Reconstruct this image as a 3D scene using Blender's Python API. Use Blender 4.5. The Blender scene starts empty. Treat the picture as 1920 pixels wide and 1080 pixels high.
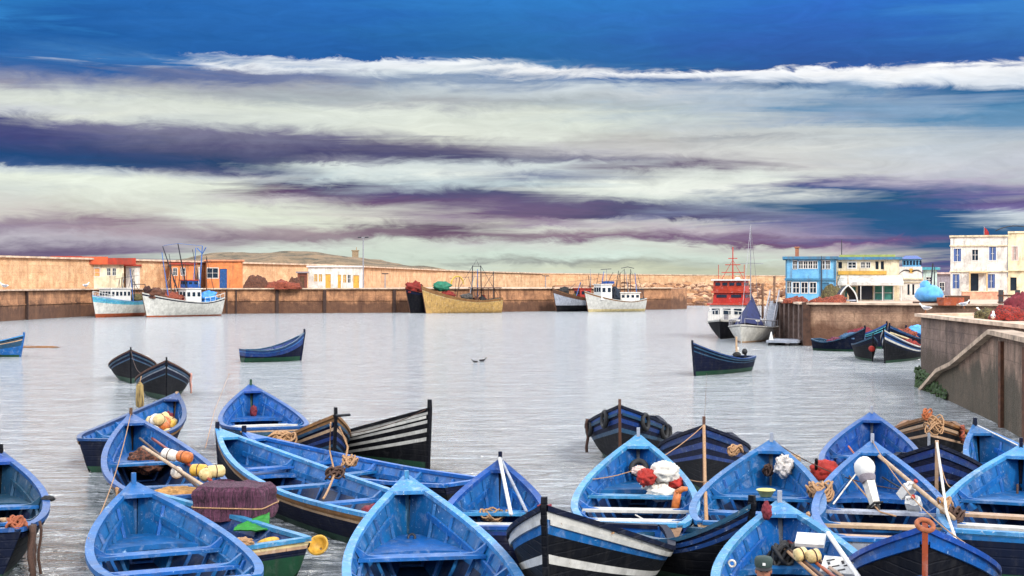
import bpy, math, random
from mathutils import Vector, Matrix, noise as mnoise
random.seed(7)
S = bpy.context.scene
COL = S.collection
# ------------------------------------------------------------------ camera
F = 2600.0; CX = 960.0; HY = 530.0; CH = 4.2
cam_d = bpy.data.cameras.new('camera'); cam = bpy.data.objects.new('camera', cam_d); COL.objects.link(cam)
cam.location = (0, 0, CH); cam.rotation_euler = (math.radians(90) - 10.0 / F, 0, 0)
cam_d.lens = F / 1920 * 36; cam_d.sensor_width = 36; cam_d.clip_start = 0.1; cam_d.clip_end = 9000
S.camera = cam
S.render.resolution_x = 1024; S.render.resolution_y = 576
S.view_settings.view_transform = 'Standard'; S.view_settings.look = 'None'
S.view_settings.exposure = 0.3; S.view_settings.gamma = 1.0

def W(px, py, z=0.0):
    s = (py - HY) / (CH - z)
    return Vector(((px - CX) / s, F / s, z))
def AX(px, Y): return (px - CX) / F * Y
def AZ(py, Y): return CH + (HY - py) / F * Y
def lin(c):
    c = c / 255.0
    return c / 12.92 if c <= 0.04045 else ((c + 0.055) / 1.055) ** 2.4

# ------------------------------------------------------------------ world
SUN_EL, SUN_AZ = math.radians(35), math.radians(148)      # azimuth of the sun, clockwise from +Y
def make_world():
    w = bpy.data.worlds.new('World'); S.world = w; w.use_nodes = True
    nt = w.node_tree; nt.nodes.clear(); N = nt.nodes.new; L = nt.links.new
    out = N('ShaderNodeOutputWorld'); bg = N('ShaderNodeBackground'); L(bg.outputs[0], out.inputs[0])
    tc = N('ShaderNodeTexCoord'); sep = N('ShaderNodeSeparateXYZ'); L(tc.outputs['Generated'], sep.inputs[0])
    def M(op, a, b=None, c=None, clamp=False):
        n = N('ShaderNodeMath'); n.operation = op; n.use_clamp = clamp
        for i, v in enumerate((a, b, c)):
            if v is None: continue
            if isinstance(v, (int, float)): n.inputs[i].default_value = v
            else: L(v, n.inputs[i])
        return n.outputs[0]
    x, y, z = sep.outputs
    az = M('ARCTAN2', x, y)
    hyp = M('SQRT', M('ADD', M('MULTIPLY', x, x), M('MULTIPLY', y, y)))
    te = M('DIVIDE', z, M('MAXIMUM', hyp, 0.02))
    def nz(sx, sy, off, detail, rough, dist=0.0):
        cb = N('ShaderNodeCombineXYZ'); L(M('MULTIPLY', az, sx), cb.inputs[0]); L(M('MULTIPLY', te, sy), cb.inputs[1]); cb.inputs[2].default_value = off
        t = N('ShaderNodeTexNoise'); t.inputs['Scale'].default_value = 1; t.inputs['Detail'].default_value = detail
        t.inputs['Roughness'].default_value = rough; t.inputs['Distortion'].default_value = dist
        L(cb.outputs[0], t.inputs['Vector']); return t.outputs[0]
    n1 = M('SUBTRACT', nz(8, 24, 3.1, 6, .6, .9), .5)
    n2 = M('SUBTRACT', nz(24, 85, 9.4, 7, .66, 1.6), .5)
    PY = M('ADD', M('SUBTRACT', HY, M('MULTIPLY', te, F)), M('ADD', M('MULTIPLY', n1, 44), M('MULTIPLY', n2, 32)))
    PYr = M('DIVIDE', PY, 600, clamp=True)
    azw = M('ADD', az, M('ADD', M('MULTIPLY', n1, .10), M('MULTIPLY', M('SUBTRACT', nz(4, 60, 5.5, 5, .6, .8), .5), .34)))
    cols = {
     0: [(0,45,120,190),(30,55,135,205),(60,35,95,165),(95,40,100,170),(120,70,110,170),(140,110,125,170),(165,150,150,170),(190,215,222,215),(205,200,205,210),(222,80,85,130),(255,70,75,125),(295,35,75,125),(312,60,90,140),(320,200,210,215),(335,235,242,228),(360,215,222,215),(400,210,205,200),(420,150,135,155),(440,190,185,195),(465,110,95,125),(490,100,90,120)],
     200: [(0,40,105,180),(60,35,95,165),(105,60,120,185),(130,45,95,160),(150,130,140,170),(185,215,222,215),(215,225,230,220),(240,110,110,145),(280,60,75,120),(312,40,75,120),(325,200,210,215),(340,234,242,228),(370,225,230,218),(395,205,205,195),(415,150,130,145),(435,175,160,170),(450,185,180,190),(475,120,105,135),(490,120,105,135)],
     400: [(0,45,110,185),(100,40,100,170),(112,90,130,180),(120,235,240,245),(130,120,130,165),(145,100,115,160),(165,165,170,180),(195,215,222,212),(225,205,212,210),(245,130,130,155),(285,80,85,120),(305,40,70,110),(320,90,95,130),(335,200,205,205),(350,230,237,222),(375,215,220,210),(400,228,235,222),(430,180,170,175),(445,140,125,140),(460,190,190,190),(480,200,210,200)],
     600: [(0,45,112,190),(104,38,95,165),(110,240,245,250),(125,220,228,235),(138,110,125,165),(160,165,170,180),(185,170,180,185),(205,228,235,225),(230,215,222,215),(250,120,118,145),(285,75,75,115),(300,130,130,150),(308,225,235,230),(330,190,205,210),(345,80,80,115),(360,100,75,110),(372,190,185,190),(390,225,232,215),(420,225,232,215),(435,170,155,160),(450,150,135,145),(465,215,225,215),(485,210,222,212)],
     800: [(0,48,120,195),(95,40,100,165),(112,60,115,175),(117,245,248,250),(135,220,230,235),(150,130,150,180),(175,190,200,205),(195,175,180,185),(215,225,232,222),(250,225,230,218),(275,120,115,135),(292,80,80,115),(305,190,200,205),(325,235,242,235),(345,190,205,210),(365,90,85,125),(378,110,85,120),(395,200,200,195),(410,215,215,205),(430,100,80,105),(443,110,85,110),(455,215,225,212),(485,205,218,205),(520,215,222,200)],
     1000: [(0,50,125,200),(110,45,105,165),(123,80,130,180),(130,252,252,252),(145,120,145,180),(165,210,220,225),(190,170,180,185),(215,215,222,212),(255,222,228,218),(285,190,190,195),(300,120,120,145),(312,215,225,225),(330,130,140,165),(345,190,205,210),(360,80,85,120),(385,110,95,130),(405,120,100,130),(420,160,145,165),(430,215,218,208),(447,140,115,135),(458,205,210,205),(480,210,225,212),(492,160,165,160),(500,210,220,205)],
     1200: [(0,52,120,200),(110,48,105,170),(128,50,100,160),(135,248,250,252),(148,70,110,165),(158,150,170,195),(175,205,212,218),(200,175,190,200),(230,220,228,218),(265,190,190,188),(290,205,205,205),(312,110,100,125),(325,190,195,195),(345,238,244,234),(365,220,228,220),(382,90,90,125),(405,85,80,115),(415,200,200,200),(430,190,180,190),(448,120,95,125),(460,215,222,212),(480,215,232,222),(492,165,170,160),(505,210,215,190)],
     1400: [(0,50,115,200),(115,48,95,165),(127,50,90,150),(132,252,253,255),(145,225,232,240),(158,50,100,150),(172,170,190,210),(195,175,190,205),(225,190,200,205),(255,200,205,205),(262,170,175,180),(285,215,218,215),(310,205,205,205),(330,225,232,225),(350,238,242,234),(372,170,180,190),(390,130,140,165),(410,110,115,158),(435,150,140,172),(455,112,78,115),(462,210,215,205),(485,208,222,210),(505,190,195,175)],
     1580: [(0,52,110,200),(120,50,90,160),(125,252,253,255),(140,230,235,242),(152,170,190,215),(165,100,140,180),(185,160,180,200),(205,110,150,185),(225,150,170,195),(245,200,208,210),(290,205,210,212),(325,200,202,205),(340,110,105,150),(352,60,90,140),(372,40,90,130),(400,42,92,135),(420,44,92,138),(442,60,92,142),(455,120,92,138),(468,190,175,185),(480,200,200,190)],
     1760: [(0,50,115,200),(115,50,95,165),(123,255,255,255),(150,235,240,245),(165,60,110,165),(180,120,150,185),(205,140,170,200),(225,90,140,180),(245,170,185,200),(285,200,208,215),(315,205,208,215),(345,180,175,195),(368,120,110,160),(385,50,90,140),(425,40,90,135),(470,45,92,135),(490,90,90,140),(510,120,110,150)],
     1920: [(0,60,130,205),(118,50,95,165),(124,250,252,255),(150,220,228,238),(165,50,105,155),(200,90,140,180),(235,110,150,185),(265,190,198,205),(300,195,200,210),(330,190,195,205),(360,185,185,195),(382,100,90,140),(392,120,110,160),(400,200,210,220),(418,205,215,220),(430,70,110,150),(480,45,92,135)],
    }
    prev = None; px = None
    for cx in sorted(cols):
        a = math.atan((cx - CX) / F)
        r = N('ShaderNodeValToRGB'); cr = r.color_ramp; cr.interpolation = 'LINEAR'
        st = cols[cx]
        while len(cr.elements) < len(st): cr.elements.new(.5)
        for e, s in zip(cr.elements, st):
            e.position = min(1, max(0, (HY - (HY - s[0]) * math.cos(a)) / 600))
        for e, s in zip(cr.elements, st): e.color = (lin(s[1]), lin(s[2]), lin(s[3]), 1)
        L(PYr, r.inputs[0]); cur = r.outputs[0]
        if prev is not None:
            mx = N('ShaderNodeMix'); mx.data_type = 'RGBA'
            L(M('DIVIDE', M('SUBTRACT', azw, px), a - px, clamp=True), mx.inputs[0])
            L(prev, mx.inputs[6]); L(cur, mx.inputs[7]); cur = mx.outputs[2]
        prev = cur; px = a
    # fine streak modulation
    sm = M('ADD', M('MULTIPLY', nz(26, 110, 21.0, 7, .66, 1.4), .32), .66)
    mm = N('ShaderNodeMix'); mm.data_type = 'RGBA'; mm.blend_type = 'MULTIPLY'; mm.inputs[0].default_value = 1
    L(prev, mm.inputs[6]); L(sm, mm.inputs[7])
    # overhead, unseen: cloud band added to brighten the water, dark zenith, physical sky between
    sky = N('ShaderNodeTexSky'); sky.sky_type = 'NISHITA'; sky.sun_disc = False
    sky.sun_elevation = SUN_EL; sky.sun_rotation = SUN_AZ; sky.altitude = 0
    sc = N('ShaderNodeMix'); sc.data_type = 'RGBA'; sc.blend_type = 'MULTIPLY'; sc.inputs[0].default_value = 1
    L(sky.outputs[0], sc.inputs[6]); sc.inputs[7].default_value = (.1, .1, .1, 1)
    oc = N('ShaderNodeMix'); oc.data_type = 'RGBA'
    L(M('ADD', M('MULTIPLY', nz(3, 3, 1, 4, .5), .3), .65, clamp=True), oc.inputs[0]); L(sc.outputs[2], oc.inputs[6])
    bz = N('ShaderNodeMix'); bz.data_type = 'RGBA'; L(M('DIVIDE', M('SUBTRACT', te, .75), .9, clamp=True), bz.inputs[0])
    bz.inputs[6].default_value = (3.3, 3.4, 3.65, 1); bz.inputs[7].default_value = (.6, .66, .78, 1); L(bz.outputs[2], oc.inputs[7])
    om = N('ShaderNodeMix'); om.data_type = 'RGBA'
    L(M('DIVIDE', M('SUBTRACT', te, .208), .06, clamp=True), om.inputs[0]); L(mm.outputs[2], om.inputs[6]); L(oc.outputs[2], om.inputs[7])
    L(om.outputs[2], bg.inputs[0]); bg.inputs[1].default_value = 1.0
make_world()
sd = bpy.data.lights.new('sun', 'SUN'); so = bpy.data.objects.new('sun', sd); COL.objects.link(so)
sd.energy = 2.3; sd.angle = math.radians(6); sd.color = (1, .93, .82)
dirv = Vector((math.sin(SUN_AZ) * math.cos(SUN_EL), math.cos(SUN_AZ) * math.cos(SUN_EL), math.sin(SUN_EL)))
so.rotation_euler = dirv.to_track_quat('Z', 'Y').to_euler(); so.location = (-30, -60, 60)

# ------------------------------------------------------------------ materials
MC = {}
def newmat(name):
    m = bpy.data.materials.new(name); m.use_nodes = True
    nt = m.node_tree; b = nt.nodes['Principled BSDF']; return m, nt, b
def rgb(r, g, b): return (lin(r), lin(g), lin(b), 1)
def mixn(nt, fac, a, b, blend='MIX'):
    n = nt.nodes.new('ShaderNodeMix'); n.data_type = 'RGBA'; n.blend_type = blend
    for i, v in ((0, fac), (6, a), (7, b)):
        if isinstance(v, (int, float)): n.inputs[i].default_value = v
        elif isinstance(v, tuple): n.inputs[i].default_value = v
        else: nt.links.new(v, n.inputs[i])
    return n.outputs[2]
def noisen(nt, vec, scale, detail=4, rough=.55, dist=0, vs=None):
    t = nt.nodes.new('ShaderNodeTexNoise'); t.inputs['Scale'].default_value = scale; t.inputs['Detail'].default_value = detail
    t.inputs['Roughness'].default_value = rough; t.inputs['Distortion'].default_value = dist
    if vs:
        mp = nt.nodes.new('ShaderNodeMapping'); mp.inputs['Scale'].default_value = vs; nt.links.new(vec, mp.inputs[0]); vec = mp.outputs[0]
    nt.links.new(vec, t.inputs['Vector']); return t.outputs[0]
def ramp(nt, v, a, b, ca=0.0, cb=1.0):
    r = nt.nodes.new('ShaderNodeMapRange'); r.clamp = True
    r.inputs[1].default_value = a; r.inputs[2].default_value = b; r.inputs[3].default_value = ca; r.inputs[4].default_value = cb
    nt.links.new(v, r.inputs[0]); return r.outputs[0]
def bump(nt, b, h, strength=.3, dist=.02):
    n = nt.nodes.new('ShaderNodeBump'); n.inputs['Strength'].default_value = strength; n.inputs['Distance'].default_value = dist
    nt.links.new(h, n.inputs['Height']); nt.links.new(n.outputs[0], b.inputs['Normal'])
def objvec(nt, jitter=True):
    tc = nt.nodes.new('ShaderNodeTexCoord')
    if not jitter: return tc.outputs['Object']
    oi = nt.nodes.new('ShaderNodeObjectInfo'); va = nt.nodes.new('ShaderNodeVectorMath'); va.operation = 'ADD'
    mu = nt.nodes.new('ShaderNodeMath'); mu.operation = 'MULTIPLY'; mu.inputs[1].default_value = 37.0
    nt.links.new(oi.outputs['Random'], mu.inputs[0]); nt.links.new(tc.outputs['Object'], va.inputs[0]); nt.links.new(mu.outputs[0], va.inputs[1])
    return va.outputs[0]
def paint(name, c, wear=None, amt=.5, rough=.5, planks=False, dirt=.45, var=.15):
    """weathered boat paint: tonal patches, grime runs, chips showing what lies under"""
    if name in MC: return MC[name]
    m, nt, b = newmat(name); v = objvec(nt); base = rgb(*c)
    wear = rgb(*(wear or (150, 140, 125)))
    oi = nt.nodes.new('ShaderNodeObjectInfo')
    hs = nt.nodes.new('ShaderNodeHueSaturation'); hs.inputs['Color'].default_value = base
    nt.links.new(ramp(nt, oi.outputs['Random'], 0, 1, 1 - var, 1 + var), hs.inputs['Value'])
    nt.links.new(ramp(nt, oi.outputs['Random'], 0, 1, .49, .51), hs.inputs['Hue'])
    big = ramp(nt, noisen(nt, v, 2.2, 5, .65, .5), .36, .62)
    dk = tuple(list(x * .42 for x in base[:3]) + [1])
    col = mixn(nt, big, hs.outputs[0], mixn(nt, .5, hs.outputs[0], dk))
    runs = ramp(nt, noisen(nt, v, 6, 5, .65, .2, (1, 1, .16)), .5, .72, 0, dirt)
    col = mixn(nt, runs, col, (.035, .032, .03, 1))
    pale = ramp(nt, noisen(nt, v, 5, 7, .72, .6), .54, .68, 0, .55)
    lum = min(1, sum(base[:3]) * 1.3); lt = tuple([min(1, x * .55 + .02 + .31 * lum) for x in base[:3]] + [1])
    col = mixn(nt, pale, col, lt)
    chips = ramp(nt, noisen(nt, v, 15, 7, .78, 1.0), .69 - .16 * amt, .72 - .16 * amt)
    col = mixn(nt, chips, col, wear)
    nt.links.new(col, b.inputs['Base Color']); b.inputs['Roughness'].default_value = rough; b.inputs['Specular IOR Level'].default_value = .12 if sum(c) < 100 else .35
    h = noisen(nt, v, 14, 5, .7)
    if planks:
        wv = nt.nodes.new('ShaderNodeTexWave'); wv.bands_direction = 'Z'; wv.inputs['Scale'].default_value = 2.6
        wv.inputs['Distortion'].default_value = .6; wv.inputs['Detail'].default_value = 1
        tc = nt.nodes.new('ShaderNodeTexCoord'); nt.links.new(tc.outputs['Object'], wv.inputs['Vector'])
        ln = ramp(nt, wv.outputs[1], 0, .12, 0, 1)
        mm = nt.nodes.new('ShaderNodeMath'); mm.operation = 'MULTIPLY_ADD'; mm.inputs[1].default_value = .35
        nt.links.new(h, mm.inputs[0]); nt.links.new(ln, mm.inputs[2]); h = mm.outputs[0]
    bump(nt, b, h, .5, .012)
    MC[name] = m; return m
def plain(name, c, rough=.6, var=.25, scale=6, metal=0, b_=.3):
    if name in MC: return MC[name]
    m, nt, b = newmat(name); v = objvec(nt); base = rgb(*c)
    dk = tuple([x * (1 - var * 1.6) for x in base[:3]] + [1]); lt = tuple([min(1, x * (1 + var)) for x in base[:3]] + [1])
    f = ramp(nt, noisen(nt, v, scale, 6, .65, .3), .3, .7)
    nt.links.new(mixn(nt, f, dk, lt), b.inputs['Base Color']); b.inputs['Roughness'].default_value = rough; b.inputs['Metallic'].default_value = metal
    bump(nt, b, noisen(nt, v, scale * 4, 5, .7), b_, .02); MC[name] = m; return m
def wallm(name, c, c2=None, grime=(90, 76, 64), amt=.55):
    if name in MC: return MC[name]
    m, nt, b = newmat(name); v = objvec(nt); base = rgb(*c); d2 = rgb(*(c2 or tuple(int(x * .8) for x in c)))
    col = mixn(nt, ramp(nt, noisen(nt, v, .9, 7, .7, .4), .35, .62), base, d2)
    col = mixn(nt, ramp(nt, noisen(nt, v, 2.6, 7, .7, .3, (1, 1, .18)), .5, .68, 0, amt), col, rgb(*grime))
    col = mixn(nt, ramp(nt, noisen(nt, v, 7, 6, .75), .6, .68, 0, .5), col, rgb(*grime))
    nt.links.new(col, b.inputs['Base Color']); b.inputs['Roughness'].default_value = .85
    bump(nt, b, noisen(nt, v, 9, 7, .75), .7, .06); MC[name] = m; return m
def netmat(name, c, c2, scale=30):
    if name in MC: return MC[name]
    m, nt, b = newmat(name); v = objvec(nt)
    vo = nt.nodes.new('ShaderNodeTexVoronoi'); vo.feature = 'DISTANCE_TO_EDGE'; vo.inputs['Scale'].default_value = scale; nt.links.new(v, vo.inputs['Vector'])
    f = ramp(nt, vo.outputs[0], 0, .18)
    f2 = ramp(nt, noisen(nt, v, 5, 6, .7), .35, .65)
    col = mixn(nt, f2, rgb(*c), rgb(*c2)); dk = mixn(nt, .8, col, (.01, .01, .01, 1))
    nt.links.new(mixn(nt, f, col, dk), b.inputs['Base Color']); b.inputs['Roughness'].default_value = .9
    bump(nt, b, vo.outputs[0], -.8, .03); MC[name] = m; return m
def bundle(name, c, c2):
    """packed net with hanging threads"""
    if name in MC: return MC[name]
    m, nt, b = newmat(name); v = objvec(nt)
    f = ramp(nt, noisen(nt, v, 30, 5, .7, .5, (1, 1, .06)), .38, .62)
    nt.links.new(mixn(nt, f, rgb(*c), rgb(*c2)), b.inputs['Base Color']); b.inputs['Roughness'].default_value = .9
    bump(nt, b, f, .8, .03); MC[name] = m; return m
def stonemat(name, c, c2, dark, tide=1.0, block=(1.6, .5), streak=.6, mortar=.5):
    """harbour masonry: big blocks, rust and tide stains with shapes of their own"""
    if name in MC: return MC[name]
    m, nt, b = newmat(name); g = nt.nodes.new('ShaderNodeNewGeometry'); pos = g.outputs['Position']
    sp = nt.nodes.new('ShaderNodeSeparateXYZ'); nt.links.new(pos, sp.inputs[0])
    ad = nt.nodes.new('ShaderNodeMath'); ad.operation = 'ADD'; nt.links.new(sp.outputs[0], ad.inputs[0]); nt.links.new(sp.outputs[1], ad.inputs[1])
    cb = nt.nodes.new('ShaderNodeCombineXYZ'); nt.links.new(ad.outputs[0], cb.inputs[0]); nt.links.new(sp.outputs[2], cb.inputs[1])
    br = nt.nodes.new('ShaderNodeTexBrick'); br.inputs['Scale'].default_value = 1; br.inputs['Brick Width'].default_value = block[0]; br.inputs['Row Height'].default_value = block[1]
    br.inputs['Mortar Size'].default_value = .02; br.inputs['Mortar Smooth'].default_value = .4
    br.inputs['Color1'].default_value = (1, 1, 1, 1); br.inputs['Color2'].default_value = (.72, .72, .72, 1); br.inputs['Mortar'].default_value = (.35, .33, .3, 1)
    nt.links.new(cb.outputs[0], br.inputs['Vector'])
    f = ramp(nt, noisen(nt, pos, .8, 8, .68, .6), .36, .64)
    col = mixn(nt, f, rgb(*c), rgb(*c2))
    col = mixn(nt, mortar, col, br.outputs[0], 'MULTIPLY')
    st = ramp(nt, noisen(nt, pos, 1.7, 6, .7, .4, (1, 1, .14)), .48, .7, 0, streak)
    col = mixn(nt, st, col, rgb(*dark))
    fine = ramp(nt, noisen(nt, pos, 7, 6, .75), .3, .7, .62, 1.25)
    vm = nt.nodes.new('ShaderNodeVectorMath'); vm.operation = 'SCALE'; nt.links.new(col, vm.inputs[0]); nt.links.new(fine, vm.inputs['Scale']); col = vm.outputs[0]
    # tide stain with a ragged upper edge
    wob = noisen(nt, pos, .6, 6, .7, .3, (1, 1, .5))
    zz = nt.nodes.new('ShaderNodeMath'); zz.operation = 'MULTIPLY_ADD'; zz.inputs[1].default_value = -2.4; nt.links.new(wob, zz.inputs[0]); nt.links.new(sp.outputs[2], zz.inputs[2])
    tf = ramp(nt, zz.outputs[0], tide - 1.25, tide - 1.25 + .5, .8, 0)
    col = mixn(nt, tf, col, rgb(*dark))
    nt.links.new(col, b.inputs['Base Color']); b.inputs['Roughness'].default_value = .85
    bump(nt, b, noisen(nt, pos, 5, 8, .75), .8, .08); MC[name] = m; return m

BLUES = dict(
    blue=paint('blue_paint', (8, 90, 156), (150, 178, 208), .45),
    blue2=paint('mid_blue_paint', (8, 72, 142), (140, 164, 195), .45),
    bilge_shade=paint('bilge_shade_paint', (8, 32, 72), (60, 80, 120), .5, .5, False, .6),  # dark blue that paints the shade below the thwarts into the lower hull
    blue3=paint('deep_blue_paint', (14, 54, 112), (120, 140, 170), .5),
    teal=paint('teal_paint', (24, 68, 96), (150, 150, 150), .5),
    pale=paint('pale_blue_paint', (54, 130, 182), (190, 196, 200), .5),
    navy=paint('navy_paint', (10, 18, 42), (70, 66, 60), .2, .62, True, .3),
    black=paint('black_paint', (9, 11, 18), (60, 54, 48), .2, .62, True, .3),
    white=paint('white_paint', (198, 196, 188), (120, 96, 70), .35, .5, False, .3, .05),
    ochre=paint('ochre_paint', (190, 150, 88), (122, 76, 40), .8, .5, True, .6, .05),
    cream=paint('cream_paint', (198, 180, 130), (150, 96, 50), .6, .5, True, .4, .05),
    brown=paint('brown_paint', (134, 92, 52), (70, 50, 36), .5, .6, False, .5),
    rust=paint('rust_red_paint', (152, 62, 34), (80, 40, 28), .5, .6),
    green=paint('green_antifouling', (14, 62, 40), (20, 40, 30), .5, .5),
    ltwood=paint('bare_wood', (178, 146, 116), (110, 80, 56), .6, .65, False, .35),
    dkwood=paint('dark_wood', (84, 54, 36), (40, 28, 20), .5, .7),
    grey=paint('weathered_grey', (150, 156, 168), (90, 76, 66), .7, .6),
    yellow=paint('yellow_paint', (196, 158, 60), (180, 120, 50), .5),
    orange=paint('orange_red_paint', (180, 56, 34), (130, 60, 40), .4),
    teal2=paint('turquoise_paint', (72, 160, 178), (200, 210, 205), .5),
)
B = BLUES
rope_m = plain('rope_fibre', (166, 128, 92), .9, .3, 40)
rope_d = plain('tarred_rope', (74, 52, 42), .9, .3, 40)
rope_w = plain('pale_rope', (212, 204, 190), .85, .2, 40)
rubber = plain('tyre_rubber', (26, 26, 28), .7, .4, 20)
glass_m = plain('dark_glass', (30, 44, 58), .12, .2, 2, 0, .05)
metal = plain('galvanised_metal', (150, 150, 156), .45, .25, 8, .6)
dmetal = plain('dark_metal', (48, 50, 58), .5, .3, 8, .4)
white_pl = plain('white_plastic', (206, 204, 198), .45, .1, 8)
fl_cream = plain('cream_float', (204, 178, 122), .5, .25, 14)
fl_yel = plain('yellow_float', (204, 158, 58), .5, .25, 14)
fl_or = plain('orange_float', (182, 100, 42), .5, .3, 14)
fl_white = plain('white_float', (202, 196, 184), .5, .15, 14)
red_cloth = plain('red_cloth', (160, 38, 28), .8, .3, 9)
maroon = plain('maroon_cloth', (112, 34, 44), .85, .35, 9)
tan_cloth = plain('tan_sacking', (176, 130, 74), .9, .3, 12)
mauve = plain('mauve_tarpaulin', (128, 98, 120), .8, .2, 6)
green_t = plain('green_tarpaulin', (28, 122, 30), .7, .25, 8)

# ------------------------------------------------------------------ mesh builder
class MB:
    def __init__(s): s.v = []; s.f = []; s.m = []; s.smooth = False
    def add(s, vs, fs, mi=0):
        o = len(s.v); s.v += [tuple(v) for v in vs]
        for f in fs: s.f.append(tuple(i + o for i in f)); s.m.append(mi)
        return s
    def box(s, c, d, mi=0, rz=0, rx=0, ry=0, taper=1.0):
        mt = Matrix.Rotation(rz, 3, 'Z') @ Matrix.Rotation(ry, 3, 'Y') @ Matrix.Rotation(rx, 3, 'X')
        vs = []
        for k in (-.5, .5):
            t = taper if k > 0 else 1
            for a, b in ((-.5, -.5), (.5, -.5), (.5, .5), (-.5, .5)):
                vs.append(Vector(c) + mt @ Vector((a * d[0] * t, b * d[1] * t, k * d[2])))
        return s.add(vs, [(0, 3, 2, 1), (4, 5, 6, 7), (0, 1, 5, 4), (1, 2, 6, 5), (2, 3, 7, 6), (3, 0, 4, 7)], mi)
    def bb(s, x0, x1, y0, y1, z0, z1, mi=0):
        return s.box(((x0 + x1) / 2, (y0 + y1) / 2, (z0 + z1) / 2), (x1 - x0, y1 - y0, z1 - z0), mi)
    def tube(s, pts, r, mi=0, n=6, r2=None, closed=False):
        pts = [Vector(p) for p in pts]; N = len(pts); rings = []
        for i, p in enumerate(pts):
            if closed: t = pts[(i + 1) % N] - pts[i - 1]
            else: t = pts[min(i + 1, N - 1)] - pts[max(i - 1, 0)]
            t.normalize(); up = Vector((0, 0, 1)) if abs(t.z) < .95 else Vector((1, 0, 0))
            a = t.cross(up).normalized(); b = t.cross(a)
            rr = r if r2 is None else r + (r2 - r) * i / max(1, N - 1)
            rings.append([p + a * math.cos(2 * math.pi * k / n) * rr + b * math.sin(2 * math.pi * k / n) * rr for k in range(n)])
        vs = [q for rg in rings for q in rg]; fs = []
        for i in range(N if closed else N - 1):
            j = (i + 1) % N
            for k in range(n): fs.append((i * n + k, i * n + (k + 1) % n, j * n + (k + 1) % n, j * n + k))
        if not closed: fs += [tuple(range(n - 1, -1, -1)), tuple((N - 1) * n + k for k in range(n))]
        return s.add(vs, fs, mi)
    def lathe(s, prof, c=(0, 0, 0), axis=(0, 0, 1), mi=0, n=14):
        q = Vector((0, 0, 1)).rotation_difference(Vector(axis).normalized()); vs = []; fs = []
        for r, h in prof:
            for k in range(n):
                vs.append(Vector(c) + q @ Vector((r * math.cos(2 * math.pi * k / n), r * math.sin(2 * math.pi * k / n), h)))
        for i in range(len(prof) - 1):
            for k in range(n): fs.append((i * n + k, i * n + (k + 1) % n, (i + 1) * n + (k + 1) % n, (i + 1) * n + k))
        return s.add(vs, fs, mi)
    def blob(s, c, d, mi=0, seed=0, amp=.25, nu=14, nv=8, fr=2.0, floor=None, fold=0.0):
        vs = []; fs = []
        for i in range(nv + 1):
            th = math.pi * i / nv
            for k in range(nu):
                ph = 2 * math.pi * k / nu
                u = Vector((math.sin(th) * math.cos(ph), math.sin(th) * math.sin(ph), math.cos(th)))
                q = 1 + amp * (mnoise.noise(u * fr + Vector((seed * 3.7, seed, 0))) + .5 * mnoise.noise(u * fr * 2.6 + Vector((seed, 5, 1))))
                if fold: q -= fold * (1 - min(1, abs(mnoise.noise(u * 2.7 + Vector((seed * 1.3, 2, seed)))) * 4)) + fold * .6 * (1 - min(1, abs(mnoise.noise(u * 5.5 + Vector((seed, 9, 3)))) * 4))
                p = Vector(c) + Vector((u.x * d[0] * q, u.y * d[1] * q, u.z * d[2] * q))
                if floor is not None: p.z = max(p.z, floor)
                vs.append(p)
        for i in range(nv):
            for k in range(nu): fs.append((i * nu + k, (i + 1) * nu + k, (i + 1) * nu + (k + 1) % nu, i * nu + (k + 1) % nu))
        return s.add(vs, fs, mi)
    def poly(s, pts, z0, z1, mi=0, mtop=None):
        n = len(pts); vs = [(p[0], p[1], z0) for p in pts] + [(p[0], p[1], z1) for p in pts]
        s.add(vs, [(i, (i + 1) % n, (i + 1) % n + n, i + n) for i in range(n)], mi)
        s.add(vs[n:], [tuple(range(n))], mi if mtop is None else mtop); return s
    def build(s, name, mats, parent=None, smooth=False, loc=None):
        me = bpy.data.meshes.new(name); 
        off = Vector(loc) if loc is not None else None
        vv = s.v if off is None else [tuple(Vector(v) - off) for v in s.v]
        me.from_pydata(vv, [], s.f); me.update()
        if not isinstance(mats, (list, tuple)): mats = [mats]
        for m in mats: me.materials.append(m)
        me.polygons.foreach_set('material_index', s.m)
        if smooth: me.polygons.foreach_set('use_smooth', [True] * len(s.f))
        o = bpy.data.objects.new(name, me); COL.objects.link(o)
        if off is not None: o.location = off
        if parent is not None: o.parent = parent
        return o
def tag(o, label=None, cat=None, group=None, kind=None):
    if label: o['label'] = label
    if cat: o['category'] = cat
    if group: o['group'] = group
    if kind: o['kind'] = kind
    return o
def thing(name, loc, label, cat, group=None, rz=0, rx=0, ry=0):
    o = bpy.data.objects.new(name, None); COL.objects.link(o); o.location = loc; o.rotation_euler = (rx, ry, rz); o.empty_display_size = .3
    return tag(o, label, cat, group)
def sstep(a, b, x):
    x = min(1, max(0, (x - a) / (b - a))); return x * x * (3 - 2 * x)

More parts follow.
